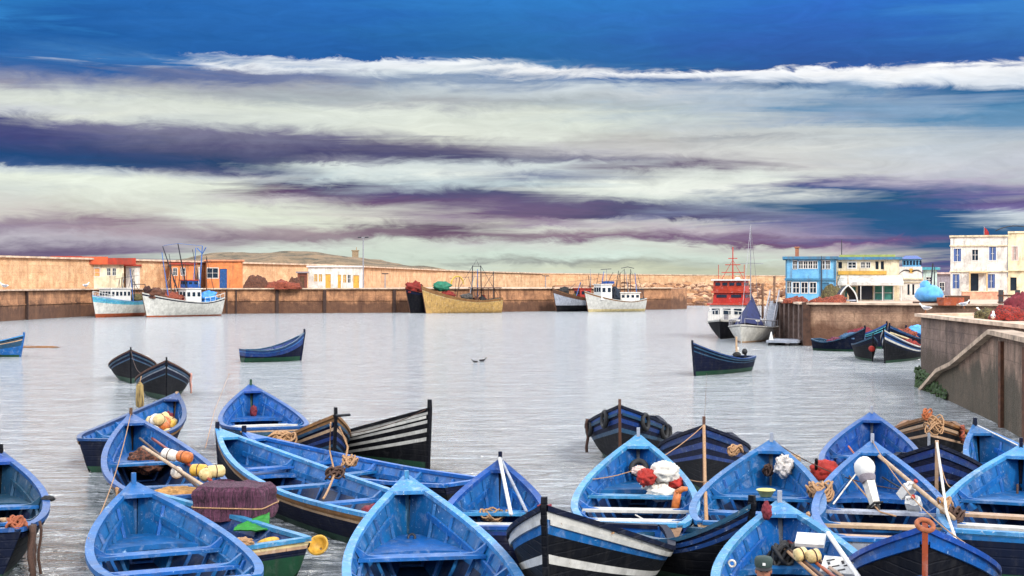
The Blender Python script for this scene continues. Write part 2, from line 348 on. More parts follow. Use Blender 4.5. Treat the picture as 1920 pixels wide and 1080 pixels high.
# ------------------------------------------------------------------ water, sea bed
def water():
    m, nt, b = newmat('harbour_water'); g = nt.nodes.new('ShaderNodeNewGeometry'); pos = g.outputs['Position']
    b.inputs['Base Color'].default_value = (.27, .30, .32, 1); b.inputs['Roughness'].default_value = .12; b.inputs['IOR'].default_value = 2.4
    a = noisen(nt, pos, 1.5, 5, .6, 1.2, (.55, 1.5, 1)); c = noisen(nt, pos, .3, 3, .5, .5, (1, 2.0, 1)); d = noisen(nt, pos, 5.0, 4, .6, .3)
    m1 = nt.nodes.new('ShaderNodeMath'); m1.operation = 'MULTIPLY_ADD'; m1.inputs[1].default_value = 1.2; nt.links.new(c, m1.inputs[0]); nt.links.new(a, m1.inputs[2])
    m2 = nt.nodes.new('ShaderNodeMath'); m2.operation = 'MULTIPLY_ADD'; m2.inputs[1].default_value = .09; nt.links.new(d, m2.inputs[0]); nt.links.new(m1.outputs[0], m2.inputs[2])
    bump(nt, b, m2.outputs[0], 1.0, 1.1)
    mb = MB(); mb.add([(-4000, -300, 0), (4000, -300, 0), (4000, 7000, 0), (-4000, 7000, 0)], [(0, 1, 2, 3)])
    tag(mb.build('water', m), 'pale rippled harbour water', None, None, 'structure')
    s = MB(); s.add([(-4000, -300, -4), (4000, -300, -4), (4000, 7000, -4), (-4000, 7000, -4)], [(0, 1, 2, 3)])
water()
# ------------------------------------------------------------------ wooden boats
BOATS = {}
def boat(_n, label, bow, stern, Bm=1.95, zb=1.35, zm=.62, zs=.72, sr=.62, bands=None, low='navy', boot='green', inner='blue',
         gun='pale', thw=('blue',) * 3, thwt=(.16, .38, .58), nrib=9, platform=True, post=.16, postm=None, cat='rowing boat',
         group='blue wooden fishing boats moored in the harbour', kind='wooden_boat', roll=0.0, floor=.07, rub=None, tr=None, rake=.28, dz=.0,
         sternplat=False, pw=2.2, deck=None, gw=.085, bootz=.13, se=2.0):
    bow = Vector((bow[0], bow[1])); stern = Vector((stern[0], stern[1])); d = bow - stern; L = d.length; ang = math.atan2(d.y, d.x)
    root = thing(kind, (stern.x, stern.y, dz), label, cat, group, ang, roll)
    hb = Bm / 2
    def bw(t):
        if t < .36: return hb * (sr + (1 - sr) * math.sin(t / .36 * math.pi / 2) ** .8)
        u = (t - .36) / .64; return hb * max(.018, 1 - u ** pw)
    def zsh(t):
        return zm + (zb - zm) * (max(0, (t - .25) / .75) ** se) + (zs - zm) * (max(0, (.3 - t) / .3) ** 1.6)
    def zk(t): return -.28 + .05 * (1 - t)
    def pt(t, z, off=0.0, side=1):
        h = min(1, max(0.0, (z - zk(t)) / (zsh(t) - zk(t)))); w = .08 + .58 * sstep(.5, 1, t)
        half = bw(t) * ((1 - w) * h ** .38 + w * h ** .95) - off
        return Vector((L * t - rake * (1 - h) * t ** 5 - .0, side * max(half, .004 if off <= 0 else .0), z))
    T = [i / 22 for i in range(23)]
    bands = bands or [(.12, 'blue')]
    # outer shell
    mats = []; 
    def mi(k):
        if k not in mats: mats.append(k)
        return mats.index(k)
    rows = [0.0]; rm = []
    for dd, mm in bands: rows.append(dd); rm.append(mi(mm))
    hull = MB(); lowi = mi(low); booti = mi(boot)
    nlow = 5
    for side in (1, -1):
        grid = []
        for t in T:
            k = .55 + .45 * (zsh(t) - zm) / max(.01, zb - zm); col = []
            for r in rows: col.append(pt(t, zsh(t) - r * k, 0, side))
            zl = col[-1].z; bz = bootz
            for j in range(1, nlow + 1): col.append(pt(t, zl + (bz - zl) * j / nlow, 0, side))
            for j in range(1, 4): col.append(pt(t, bz + (zk(t) - bz) * j / 3, 0, side))
            grid.append(col)
        nr = len(grid[0]); vs = [v for c in grid for v in c]; off = len(hull.v); hull.v += [tuple(v) for v in vs]
        for i in range(len(T) - 1):
            for j in range(nr - 1):
                q = (off + i * nr + j, off + (i + 1) * nr + j, off + (i + 1) * nr + j + 1, off + i * nr + j + 1)
                hull.f.append(q if side > 0 else q[::-1])
                hull.m.append(rm[j] if j < len(rm) else (lowi if j < len(rm) + nlow else booti))
    hull.build('hull', [B[k] for k in mats], root, True)
    # transom
    tb = MB(); trm = []
    def trz(z): return pt(0, z, 0, 1)
    zz = [zsh(0) - r * .55 for r in rows] + [bootz, zk(0)]
    vs = []; 
    for z in zz: a = trz(z); vs += [(a.x, a.y, z), (a.x, -a.y, z)]
    n0 = len(vs); vs += [(v[0] + .05, v[1], v[2]) for v in vs]
    for j in range(len(zz) - 1):
        a = 2 * j; k = (tr or (bands[j][1] if j < len(bands) else low)) if j < len(zz) - 2 else boot
        if k not in trm: trm.append(k)
        tb.add([vs[a], vs[a + 1], vs[a + 3], vs[a + 2]], [(0, 1, 2, 3)], trm.index(k))
    if inner not in trm: trm.append(inner)
    for j in range(len(zz) - 1):
        a = 2 * j + n0; tb.add([vs[a], vs[a + 1], vs[a + 3], vs[a + 2]], [(3, 2, 1, 0)], trm.index(inner))
    tb.add([vs[0], vs[1], vs[n0 + 1], vs[n0]], [(3, 2, 1, 0)], trm.index(inner))
    tb.build('transom', [B[k] for k in trm], root)
    # inner planking
    th = .04
    fz = (lambda t: zsh(t) - deck) if deck else (lambda t: floor + .25 * sstep(.72, 1, t))
    inn = MB()
    for side in (1, -1):
        off = len(inn.v); NR = 6
        for t in T:
            tt = min(t, .975)
            for j in range(NR + 1):
                z = zsh(tt) - .005 + (fz(tt) - zsh(tt)) * j / NR; p = pt(tt, z, th, side); p.x -= .03 if t > .97 else 0; inn.v.append(tuple(p))
        for i in range(len(T) - 1):
            for j in range(NR):
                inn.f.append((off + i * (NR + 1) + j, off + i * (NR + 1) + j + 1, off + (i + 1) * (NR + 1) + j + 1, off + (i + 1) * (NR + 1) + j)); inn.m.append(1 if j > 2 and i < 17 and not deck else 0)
    inn.build('inner_planking', [B[inner], B['bilge_shade']], root, True)  # lower rows carry the shade as a darker colour
    fl = MB(); vs = []
    for t in T:
        tt = min(t, .975); a = pt(tt, fz(tt), th, 1); vs += [(a.x, a.y, a.z), (a.x, -a.y, a.z)]
    fl.add(vs, [(2 * i, 2 * i + 1, 2 * i + 3, 2 * i + 2) for i in range(len(T) - 1)])
    fl.build('deck' if deck else 'floorboards', B['brown'] if deck else B['navy' if inner in ('navy', 'blue3') else 'bilge_shade'], root)
    # gunwale cap and rub rail
    gb = MB()
    for side in (1, -1):
        off = len(gb.v)
        for t in T:
            z = zsh(t); wo = .028; wi = min(gw, max(.012, bw(t) - .01)); p = pt(t, z, 0, side)
            for dy, dzz in ((wo, -.035), (wo, .028), (-wi, .028), (-wi, -.035)):
                gb.v.append((p.x, p.y + side * dy, z + dzz))
        for i in range(len(T) - 1):
            for j in range(4):
                k = (j + 1) % 4; gb.f.append((off + i * 4 + j, off + (i + 1) * 4 + j, off + (i + 1) * 4 + k, off + i * 4 + k)); gb.m.append(0)
        gb.f.append((off, off + 1, off + 2, off + 3)); gb.m.append(0)
    y0 = pt(0, zsh(0)).y
    gb.bb(-.03, .09, -y0 + .09, y0 - .09, zsh(0) - .03, zsh(0) + .024)
    gb.build('gunwale', B[gun], root)
    if rub or not deck:
        rb = MB(); rd = .16 if not rub else .12
        for side in (1, -1):
            off = len(rb.v)
            for t in T[:-1] + [.99]:
                k = .55 + .45 * (zsh(t) - zm) / max(.01, zb - zm); z = zsh(t) - rd * k
                for dy, dzz in ((0.0, -.03), (.035, -.03), (.035, .03), (0.0, .03)):
                    p = pt(t, z + dzz, 0, side); rb.v.append((p.x, p.y + side * (dy - .004), p.z))
            for i in range(len(T) - 1):
                for j in range(4):
                    kk = (j + 1) % 4; rb.f.append((off + i * 4 + j, off + (i + 1) * 4 + j, off + (i + 1) * 4 + kk, off + i * 4 + kk)); rb.m.append(0)
        rb.build('rub_rail', B[rub or bands[-1][1]], root)
    # ribs
    for i in range(nrib):
        t = .07 + .80 * i / max(1, nrib - 1); r = MB(); w = .028
        for side in (1, -1):
            zt, zf = zsh(t) - .07, fz(t); prev = None; off = len(r.v)
            for j in range(6):
                z = zt + (zf - zt) * j / 5; a = pt(t, z, th - .005, side); c = pt(t, z, th + .04, side)
                r.v += [(a.x - w, a.y, z), (a.x + w, a.y, z), (c.x + w, c.y, z), (c.x - w, c.y, z)]
            for j in range(5):
                for k in range(4):
                    k2 = (k + 1) % 4; r.f.append((off + 4 * j + k, off + 4 * j + k2, off + 4 * j + 4 + k2, off + 4 * j + 4 + k)); r.m.append(0)
            r.f.append((off, off + 1, off + 2, off + 3)); r.m.append(0)
        a = pt(t, fz(t), th, 1); r.bb(a.x - w, a.x + w, -a.y + .02, a.y - .02, fz(t) + .002, fz(t) + .03)
        r.build('rib', B[inner], root)
    # stringer
    if nrib > 4:
        for side in (1, -1):
            st = MB(); pts = []
            for t in [.03 + .86 * i / 14 for i in range(15)]:
                p = pt(t, zsh(t) - .27 * (.7 + .3 * t), th + .03, side); pts.append(p)
            off = 0
            for p in pts: st.v += [(p.x, p.y + side * .025, p.z - .045), (p.x, p.y + side * .025, p.z + .045), (p.x, p.y - side * .015, p.z + .045), (p.x, p.y - side * .015, p.z - .045)]
            for i in range(len(pts) - 1):
                for j in range(4): k = (j + 1) % 4; st.f.append((i * 4 + j, i * 4 + 4 + j, i * 4 + 4 + k, i * 4 + k)); st.m.append(0)
            st.build('stringer', B[inner], root)
    # thwarts
    for t, c in zip(thwt, thw):
        z = zsh(t) - (.2 if not deck else .1); a = pt(t, z, th + .005, 1); w = .13; q = MB()
        vs = []
        for x, dx in ((a.x - w, -w), (a.x + w, w)):
            ya = pt(t + dx / L, z, th + .005, 1).y
            for y in (-ya, ya): vs += [(x, y, z), (x, y, z + .045)]
        q.add(vs, [(1, 5, 7, 3), (0, 2, 6, 4), (0, 1, 3, 2), (4, 6, 7, 5), (0, 4, 5, 1), (2, 3, 7, 6)])
        q.build('thwart', B[c], root)
        for side in (1, -1):           # curved knee from thwart to gunwale
            kn = MB(); yy = a.y
            pf = [(yy - .26, z + .045), (yy - .10, z + .07), (yy - .02, z + .13), (pt(t, zsh(t)).y - .09, zsh(t) - .02), (pt(t, zsh(t)).y - .03, zsh(t) - .02), (yy + .005, z + .045)]
            vs = [(a.x - .035, side * p[0], p[1]) for p in pf] + [(a.x + .035, side * p[0], p[1]) for p in pf]; n = len(pf)
            kn.add(vs, [tuple(range(n)), tuple(range(2 * n - 1, n - 1, -1))] + [(i, (i + 1) % n, (i + 1) % n + n, i + n) for i in range(n)])
            kn.build('knee', B[inner], root)
    # low bow platform with curved aft edge
    if platform:
        pl = MB(); vs = []; n = 0; zp = zsh(.62) - .22
        tl = [.66, .71, .77, .83, .88, .92]
        for t in tl:
            a = pt(t, zp, th + .004, 1)
            for k in range(7):
                y = a.y * (1 - k / 3.0); bow_ = (.22 * (1 - (k / 3.0 - 1) ** 2)) if t == tl[0] else 0
                vs.append((a.x + bow_, y, zp))
        fs = []
        for i in range(len(tl) - 1):
            for k in range(6): fs.append((i * 7 + k, (i + 1) * 7 + k, (i + 1) * 7 + k + 1, i * 7 + k + 1))
        pl.add(vs, fs)
        e = [Vector(v) for v in vs[:7]]
        pl.add(e + [v - Vector((0, 0, .07)) for v in e], [(k, k + 1, k + 8, k + 7) for k in range(6)])
        pl.build('bow_platform', B[inner], root)
    if sternplat:
        a = pt(.02, zsh(0) - .16, th + .01, 1); c = pt(.16, zsh(0) - .16, th + .01, 1); q = MB(); zt = zsh(0) - .16
        q.add([(a.x + .05, -a.y, zt), (a.x + .05, a.y, zt), (c.x, c.y, zt), (c.x, -c.y, zt), (a.x + .05, -a.y, zt - .2), (a.x + .05, a.y, zt - .2), (c.x, c.y, zt - .2), (c.x, -c.y, zt - .2)],
              [(0, 1, 2, 3), (2, 6, 7, 3), (4, 5, 6, 7)])
        q.build('stern_platform', B[inner if sternplat is True else sternplat], root)
    # breast hook and stem post
    bh = MB(); zt = zsh(.94); ya = pt(.91, zsh(.91), .02).y
    bh.add([(L * .91, ya, zsh(.91) + .032), (L * .91, -ya, zsh(.91) + .032), (L * .985, 0, zsh(.985) + .032), (L * .91, ya, zsh(.91) - .02), (L * .91, -ya, zsh(.91) - .02), (L * .985, 0, zsh(.985) - .02)],
           [(0, 1, 2), (5, 4, 3), (0, 3, 4, 1), (1, 4, 5, 2), (2, 5, 3, 0)])
    bh.build('breast_hook', B[gun], root)
    sp = MB(); pts = [pt(1, z) for z in (zk(1), 0, .3 * zb, .65 * zb, zb)]; w = .03
    vs = []
    for p in pts: vs += [(p.x - .06, w, p.z), (p.x + .05, w, p.z), (p.x + .05, -w, p.z), (p.x - .06, -w, p.z)]
    p = pts[-1]; vs += [(p.x - .05, w, zb + post), (p.x + .03, w, zb + post), (p.x + .03, -w, zb + post), (p.x - .05, -w, zb + post)]
    n = len(vs) // 4
    sp.add(vs, [(4 * i + j, 4 * i + (j + 1) % 4, 4 * i + 4 + (j + 1) % 4, 4 * i + 4 + j) for i in range(n - 1) for j in range(4)] + [(4 * n - 4, 4 * n - 3, 4 * n - 2, 4 * n - 1)])
    sp.build('stem_post', B[postm or low], root)
    root_m = Matrix.Translation((stern.x, stern.y, dz)) @ Matrix.Rotation(ang, 4, 'Z') @ Matrix.Rotation(roll, 4, 'X')
    return dict(root=root, M=root_m, L=L, pt=pt, z=zsh, ang=ang)
def at(b, t, s, z):            # a point in a boat: t along, s across (-1..1), z above water
    p = b['pt'](t, max(.02, min(z, b['z'](t)))); return b['M'] @ Vector((p.x, p.y * s, z))

bl = B
def bp(px, py, z): w = W(px, py, z); return (w.x, w.y)
def off(p, hdg, L): a = math.radians(hdg); return (p[0] - math.cos(a) * L, p[1] - math.sin(a) * L)
NAVY_ST = [(.05, 'navy'), (.17, 'blue3'), (.30, 'navy'), (.42, 'blue3'), (.54, 'navy'), (.62, 'blue3')]

# --- left group
p = bp(45, 628, 1.25); BA = boat(0, 'pale turquoise boat cut off by the left photo edge, dark band under its rim', p, off(p, -8, 5.2), 1.9, 1.25, bands=[(.06, 'teal2'), (.22, 'navy'), (.29, 'ltwood'), (.6, 'teal')], low='blue', inner='teal', gun='pale', nrib=5)
p = bp(571, 622, 1.55); BB_ = boat(0, 'lone dark blue boat afloat in mid harbour with its high bow to the right', p, (W(446, 662, .55).x, W(446, 662, .55).y + 1.2), 1.7, 1.5, .62, .68, bands=[(.06, 'navy'), (.20, 'blue3'), (.26, 'pale'), (.6, 'blue3')], low='navy', inner='blue3', gun='teal', nrib=6, post=.2, bootz=.24)
p = bp(245, 657, 1.4); BC = boat(0, 'dark boat seen bow on, the left and farther one of a pair', p, off(p, -76, 5.2), 2.0, 1.4, .52, bands=[(.05, 'blue3'), (.3, 'navy'), (.36, 'teal')], low='black', inner='navy', gun='dkwood', nrib=5, post=.14, bootz=.22, se=1.2, pw=1.75)
p = bp(312, 677, 1.45); BD = boat(0, 'dark boat seen bow on, nearer one of a pair, pale worn stripes on it', p, off(p, -74, 5.0), 2.0, 1.45, .52, bands=[(.05, 'blue3'), (.18, 'navy'), (.25, 'grey'), (.42, 'navy'), (.47, 'teal')], low='black', inner='navy', gun='dkwood', nrib=5, post=.14, bootz=.22, se=1.2, pw=1.75)
p = bp(332, 738, 1.35); BE = boat(0, 'blue boat carrying a heap of cream floats and a mauve sheet in its bow', p, (-9.1, 30.7), 1.95, 1.35, .72, .72, .52, bands=[(.08, 'blue2'), (.2, 'navy'), (.28, 'brown')], low='navy', inner='blue', gun='blue3', nrib=11, tr='navy', postm='ltwood', post=.05)
p = bp(245, 778, 1.3); BF = boat(0, 'blue boat with sacking, loose floats and long wooden poles piled inside', p, (-5.4, 22.95), 2.0, 1.3, .66, .66, .7, bands=[(.08, 'blue2'), (.2, 'navy'), (.26, 'brown')], low='navy', inner='blue', gun='blue2', nrib=9, tr='blue3', thw=('blue',) * 2, thwt=(.3, .6), postm='dkwood')
p = (-6.0, 22.4); BG = boat(0, 'small blue boat under the purple net bale, worn transom with two hollow floats on it', p, (-3.35, 19.35), 1.55, .85, .52, .55, .8, bands=[(.16, 'cream'), (.24, 'ltwood'), (.4, 'navy')], low='green', inner='blue3', gun='pale', nrib=6, platform=False, thwt=(.3,), thw=('blue',), post=.06)
p = bp(250, 907, 1.25); BH = boat(0, 'big empty blue boat at the bottom left with its bow beside the brown sacking', p, (-3.65, 16.2), 2.0, 1.25, .66, .7, .7, bands=[(.1, 'blue2'), (.2, 'pale'), (.26, 'navy')], low='teal', inner='blue', gun='blue', nrib=10, thwt=(.2, .38, .56), postm='blue')
p = bp(470, 722, 1.4); BI = boat(0, 'blue boat with white thwarts behind the two long blue boats', p, (-5.8, 33.4), 2.15, 1.4, .66, .7, .7, bands=[(.1, 'blue'), (.17, 'ltwood'), (.3, 'teal')], low='green', inner='blue', gun='blue2', nrib=10, thw=('white', 'white', 'white'), thwt=(.22, .34, .46))
p = bp(457, 812, 1.0); BJ = boat(0, 'long slim blue boat seen from the side, the farther of two lying parallel', p, bp(873, 903, .62), 1.75, 1.0, .55, .6, .6, bands=[(.07, 'pale'), (.3, 'navy')], low='black', inner='blue', gun='blue', nrib=11, thw=('blue',) * 3, thwt=(.3, .5, .68), postm='navy')
p = bp(407, 805, 1.15); BK = boat(0, 'nearer of two long parallel blue boats, a brown plank along its side', p, bp(770, 965, .62), 1.75, 1.15, .62, .62, .6, bands=[(.05, 'pale'), (.26, 'brown'), (.34, 'ltwood')], low='navy', inner='blue', gun='pale', nrib=11, thw=('blue',) * 3, thwt=(.3, .5, .7), postm='navy', rub='brown')
p = (bp(627, 777, 1.45)[0] + .02, 29.0); BL = boat(0, 'dark bow with brown top planks and dull blue stripes behind the long blue boats', p, off(p, -70, 3.8), 1.6, 1.42, .52, .6, bands=[(.13, 'brown'), (.24, 'navy'), (.31, 'ltwood'), (.42, 'navy'), (.5, 'blue3'), (.6, 'navy'), (.66, 'teal')], low='black', inner='navy', gun='brown', nrib=5, post=.17, postm='black', se=1.2, pw=1.75)
p = bp(806, 771, 1.45); BM = boat(0, 'black boat with bold white stripes seen from the side, its upright bow to the right', p, off(p, -55, 5.2), 1.9, 1.5, .52, .6, bands=[(.05, 'black'), (.11, 'white'), (.23, 'black'), (.30, 'white'), (.41, 'black'), (.49, 'white'), (.60, 'black'), (.68, 'white')], low='black', inner='black', gun='black', nrib=5, post=.2, postm='black', rake=.12, bootz=.34, se=1.2, pw=1.75)
p = bp(2, 850, 1.25); BN = boat(0, 'dark blue boat at the bottom left photo edge, ropes hanging from its stern', p, (-7.55, 19.2), 1.9, 1.25, .7, .75, .75, bands=[(.08, 'blue2'), (.2, 'navy')], low='black', inner='teal', gun='blue2', nrib=7, tr='navy')
# --- middle
p = bp(762, 895, 1.35); BO = boat(0, 'large bright blue boat at bottom centre with a deep curved seat across its bow', p, (-.62, 14.6), 2.1, 1.35, .66, .7, .7, bands=[(.1, 'blue'), (.2, 'pale'), (.3, 'navy')], low='grey', inner='blue', gun='pale', nrib=11, thwt=(.22, .42, .60), postm='pale', post=.1)
p = bp(938, 865, 1.3); BP = boat(0, 'blue boat with two long white poles leaning into its bow', p, (-.3, 19.8), 1.6, 1.3, .68, .7, .7, bands=[(.1, 'pale'), (.2, 'blue3')], low='navy', inner='blue', gun='blue2', nrib=9, thw=('pale', 'white', 'pale'), thwt=(.2, .42, .6))
p = bp(1020, 952, 1.65); BQ = boat(0, 'navy bow with a blue rim and two white stripes at bottom centre', p, (1.5, 20.3), 2.1, 1.65, .6, .66, .7, se=1.3, pw=1.9, bands=[(.04, 'navy'), (.13, 'white'), (.30, 'blue'), (.54, 'black'), (.65, 'white')], low='black', inner='blue', gun='navy', nrib=8, sternplat=True, thw=('blue',), thwt=(.4,), post=.12, postm='black')
p = bp(1197, 818, 1.35); BR = boat(0, 'blue boat with red and white bags and an orange boot shaped float inside', p, bp(1188, 985, .65), 2.0, 1.35, .66, .66, .72, bands=[(.09, 'pale'), (.2, 'blue3')], low='grey', inner='blue', gun='pale', nrib=10, thw=('ltwood', 'white', 'white', 'pale'), thwt=(.1, .24, .4, .56), tr='ltwood')
p = bp(1162, 762, 1.45); BS = boat(0, 'dark teal and blue striped bow hung with black tyres', p, off(p, -98, 5.4), 2.1, 1.45, .52, bands=[(.05, 'blue3'), (.16, 'blue2'), (.26, 'navy'), (.36, 'blue3'), (.48, 'navy'), (.58, 'teal')], low='black', inner='navy', gun='navy', nrib=5, postm='dkwood', se=1.2, pw=1.75)
p = bp(1320, 800, 1.4); BT = boat(0, 'dark navy bow with dull blue stripes and a thick pale rope down its stem', p, off(p, -98, 5.2), 1.95, 1.4, .52, bands=NAVY_ST, low='black', inner='navy', gun='navy', nrib=5, post=.2, postm='dkwood', se=1.2, pw=1.75)
p = bp(1447, 828, 1.35); BU = boat(0, 'bright blue boat with a yellow basin on its seat and weathered stern board', p, bp(1405, 985, .65), 2.05, 1.35, .68, .66, .75, bands=[(.09, 'pale'), (.22, 'blue2')], low='grey', inner='blue', gun='blue', nrib=10, thw=('grey', 'blue', 'blue'), thwt=(.12, .38, .58), sternplat='grey', tr='ltwood')
p = (3.28, 18.9); BV = boat(0, 'short dark dinghy wedged behind the boat with the seated man, its bow to the right', p, (2.1, 20.25), 1.2, 1.16, .58, .56, .75, bands=[(.05, 'pale'), (.25, 'navy'), (.33, 'blue3')], low='black', inner='blue', gun='teal', nrib=4, thwt=(.35,), thw=('blue',), post=.14)
p = bp(1462, 942, 1.22); BW = boat(0, 'blue boat at the bottom right with a seated man, poles and white bags aboard', p, (3.15, 14.3), 2.0, 1.22, .68, .7, .7, bands=[(.09, 'pale'), (.2, 'blue')], low='teal', inner='blue', gun='pale', nrib=10, thw=('blue', 'blue'), thwt=(.14, .42), post=.16, postm='grey')
p = bp(1635, 775, 1.35); BX = boat(0, 'round hulled blue boat with a white rim, farthest blue one on the right', p, bp(1632, 888, .65), 1.95, 1.35, .7, .66, .75, bands=[(.09, 'white'), (.25, 'grey')], low='grey', inner='blue2', gun='blue2', nrib=9, thw=('white', 'white', 'blue'), thwt=(.12, .34, .56))
p = bp(1742, 782, 1.3); BY = boat(0, 'brown and black bow tied up with tangled rope in front of the mossy stone wall', p, off(p, -107, 5), 1.9, 1.3, .52, bands=[(.07, 'brown'), (.16, 'black'), (.24, 'brown'), (.36, 'black'), (.42, 'ltwood')], low='black', inner='dkwood', gun='brown', nrib=5, postm='grey', se=1.2, pw=1.75)
p = bp(1828, 798, 1.3); BZ = boat(0, 'half hidden blue boat with pale floats on its rim near the stone wall', p, off(p, 92, 4.6), 1.9, 1.3, .68, bands=[(.09, 'pale'), (.2, 'blue2')], low='navy', inner='blue', gun='blue', nrib=8, thw=('white', 'white', 'ltwood'), thwt=(.2, .38, .56))
p = bp(1757, 835, 1.4); CA = boat(0, 'navy bow with faint dull blue stripes, right of the outboard motor boat', p, off(p, -105, 4.4), 1.95, 1.4, .52, bands=NAVY_ST, low='black', inner='navy', gun='navy', nrib=5, post=.08, postm='ltwood', se=1.2, pw=1.75)
p = bp(1636, 830, 1.35); CB = boat(0, 'blue boat with a white outboard motor and white jugs lying inside', p, bp(1668, 1015, .65), 2.05, 1.35, .68, .66, .75, bands=[(.09, 'pale'), (.22, 'blue3')], low='grey', inner='blue', gun='blue', nrib=10, thw=('ltwood', 'ltwood', 'ltwood', 'grey'), thwt=(.06, .18, .34, .5), tr='grey')
p = bp(1915, 838, 1.35); CC = boat(0, 'big bright blue boat cut off by the right photo edge, bare wood thwarts', p, (6.95, 19.3), 2.2, 1.35, .72, .7, .75, bands=[(.1, 'pale'), (.22, 'blue')], low='navy', inner='blue', gun='pale', nrib=10, thw=('white', 'white', 'ltwood', 'blue'), thwt=(.12, .28, .44, .6))
p = bp(1735, 992, 1.6); CD = boat(0, 'black bow with two bright blue stripes and a rusty ring on its stem', p, off(p, -106, 3.6), 1.75, 1.6, .62, se=1.15, pw=1.8, bands=[(.16, 'blue'), (.50, 'black'), (.62, 'blue')], low='black', inner='blue3', gun='blue2', nrib=4, postm='rust', post=.1)
p = bp(1945, 985, 1.3); CE = boat(0, 'blue boat filling the bottom right corner with a white ring float inside', p, off(p, 97, 5.2), 2.0, 1.3, .7, bands=[(.09, 'pale'), (.2, 'blue2')], low='navy', inner='blue', gun='blue', nrib=9)
# --- boats out in the harbour on the right
p = bp(1298, 643, 1.5); CF = boat(0, 'lone dark navy boat with a small motor and its high bow left', p, (W(1426, 700, .1).x, W(1426, 697, 0).y + 1.0), 1.6, 1.5, .66, .70, bands=[(.05, 'teal'), (.32, 'navy'), (.38, 'teal')], low='navy', inner='navy', gun='blue3', nrib=5, post=.12, bootz=.2)
p = (AX(1622, 84), 84.0); CG = boat(0, 'low teal boat heaped with red and purple net, nearest the timber piles', p, (AX(1532, 86), 86.4), 1.7, 1.45, .55, bands=[(.06, 'teal'), (.3, 'navy')], low='navy', inner='teal', gun='teal', nrib=4)
p = (AX(1637, 73.5), 73.5); CH_ = boat(0, 'dark boat seen end on with a round red float on its bow', p, off(p, -95, 4.5), 1.2, 1.35, .8, bands=[(.06, 'teal2'), (.3, 'navy')], low='black', inner='navy', gun='teal', nrib=4)
p = (AX(1657, 72), 72.0); CI = boat(0, 'blue bowed boat with a bold white stripe and red gear aboard, against the stone wall', p, (AX(1722, 77), 77.5), 1.8, 1.72, .7, bands=[(.32, 'blue2'), (.44, 'white'), (.6, 'navy')], low='black', inner='blue2', gun='white', nrib=4, post=.15)
p = (AX(1690, 84), 83.0); CJ = boat(0, 'blue boat mostly hidden behind the stone wall with a bright blue cover', p, (AX(1740, 84), 84.0), 1.7, 1.5, .9, bands=[(.2, 'blue3')], low='navy', inner='blue', gun='blue', nrib=4)
p = (AX(1655, 89), 88.0); CK = boat(0, 'second dark boat against the pier wall behind the low teal one', p, (AX(1575, 90), 89.6), 1.6, 1.6, .8, bands=[(.1, 'blue3'), (.3, 'navy'), (.36, 'teal2')], low='navy', inner='blue3', gun='blue2', nrib=3)
p = (AX(1668, 79), 79.0); CL = boat(0, 'dark blue boat with orange nets between the blue bowed boat and pier', p, (AX(1722, 82), 82.5), 1.7, 1.75, .95, bands=[(.12, 'blue2'), (.3, 'navy')], low='navy', inner='blue3', gun='teal', nrib=3)
# ------------------------------------------------------------------ harbour walls, quays, land
quay_s = stonemat('quay_stone', (196, 142, 100), (128, 88, 62), (66, 40, 28), 1.45, (2.6, .8), .6, .5)
pier_s = stonemat('pier_stone', (176, 140, 112), (136, 104, 84), (84, 50, 30), 1.2, (1.8, .55), .5, .5)
ramp_s = stonemat('ramp_stone', (160, 130, 110), (100, 78, 64), (46, 42, 22), 1.35, (1.1, .5), .8, .5)
near_s = stonemat('near_wall_stone', (140, 116, 102), (90, 72, 64), (58, 44, 26), 1.1, (1.3, .45), .75, .6)
sea_s = stonemat('sea_wall_stone', (226, 186, 144), (194, 148, 106), (136, 96, 68), -5, (3.2, .9), .6, .5)
cap_s = plain('pale_coping', (196, 170, 146), .9, .35, 1.2)
top_s = plain('quay_paving', (186, 158, 136), .9, .25, 1.2)
sand_m = plain('dune_scrub', (150, 132, 96), .95, .45, .12)
moss_m = plain('green_weed', (44, 66, 26), .9, .7, 8)

def flat(name, pts, z0, z1, mats, label=None):
    mb = MB(); mb.poly(pts, z0, z1, 0, 1); o = mb.build(name, mats); tag(o, label, None, None, 'structure'); return o
# far quay on the left
QP = [(-75, 60), (-56.5, 140), (-53.5, 172), (-41, 187), (-6, 197), (25, 218), (28, 222), (24, 250), (-20, 300), (-75, 200), (-110, 120)]
q = thing('stone_quay', (-53.5, 172, 0), 'long brown stone quay across the harbour where the trawlers lie', 'quay')
mb = MB(); mb.poly([(x + 53.5, y - 172) for x, y in QP], -1, 3.3, 0, 1); mb.build('quay_wall', [quay_s, top_s], q)
def copings(path, z, w, h, parent, o, mat, name='coping'):
    mb = MB()
    for a, b in zip(path[:-1], path[1:]):
        a = Vector((a[0] - o[0], a[1] - o[1])); b = Vector((b[0] - o[0], b[1] - o[1])); d = b - a; c = (a + b) / 2
        mb.box((c.x, c.y, z + h / 2 + .002), (d.length, w, h), 0, math.atan2(d.y, d.x))
    return mb.build(name, mat, parent)
copings(QP[:6], 3.3, .9, .16, q, (-53.5, 172), cap_s)
def along(path, s):
    for a, b in zip(path[:-1], path[1:]):
        l = math.dist(a, b)
        if s <= l: return Vector((a[0] + (b[0] - a[0]) * s / l, a[1] + (b[1] - a[1]) * s / l, 0)), math.atan2(b[1] - a[1], b[0] - a[0])
        s -= l
    return Vector((*path[-1], 0)), 0
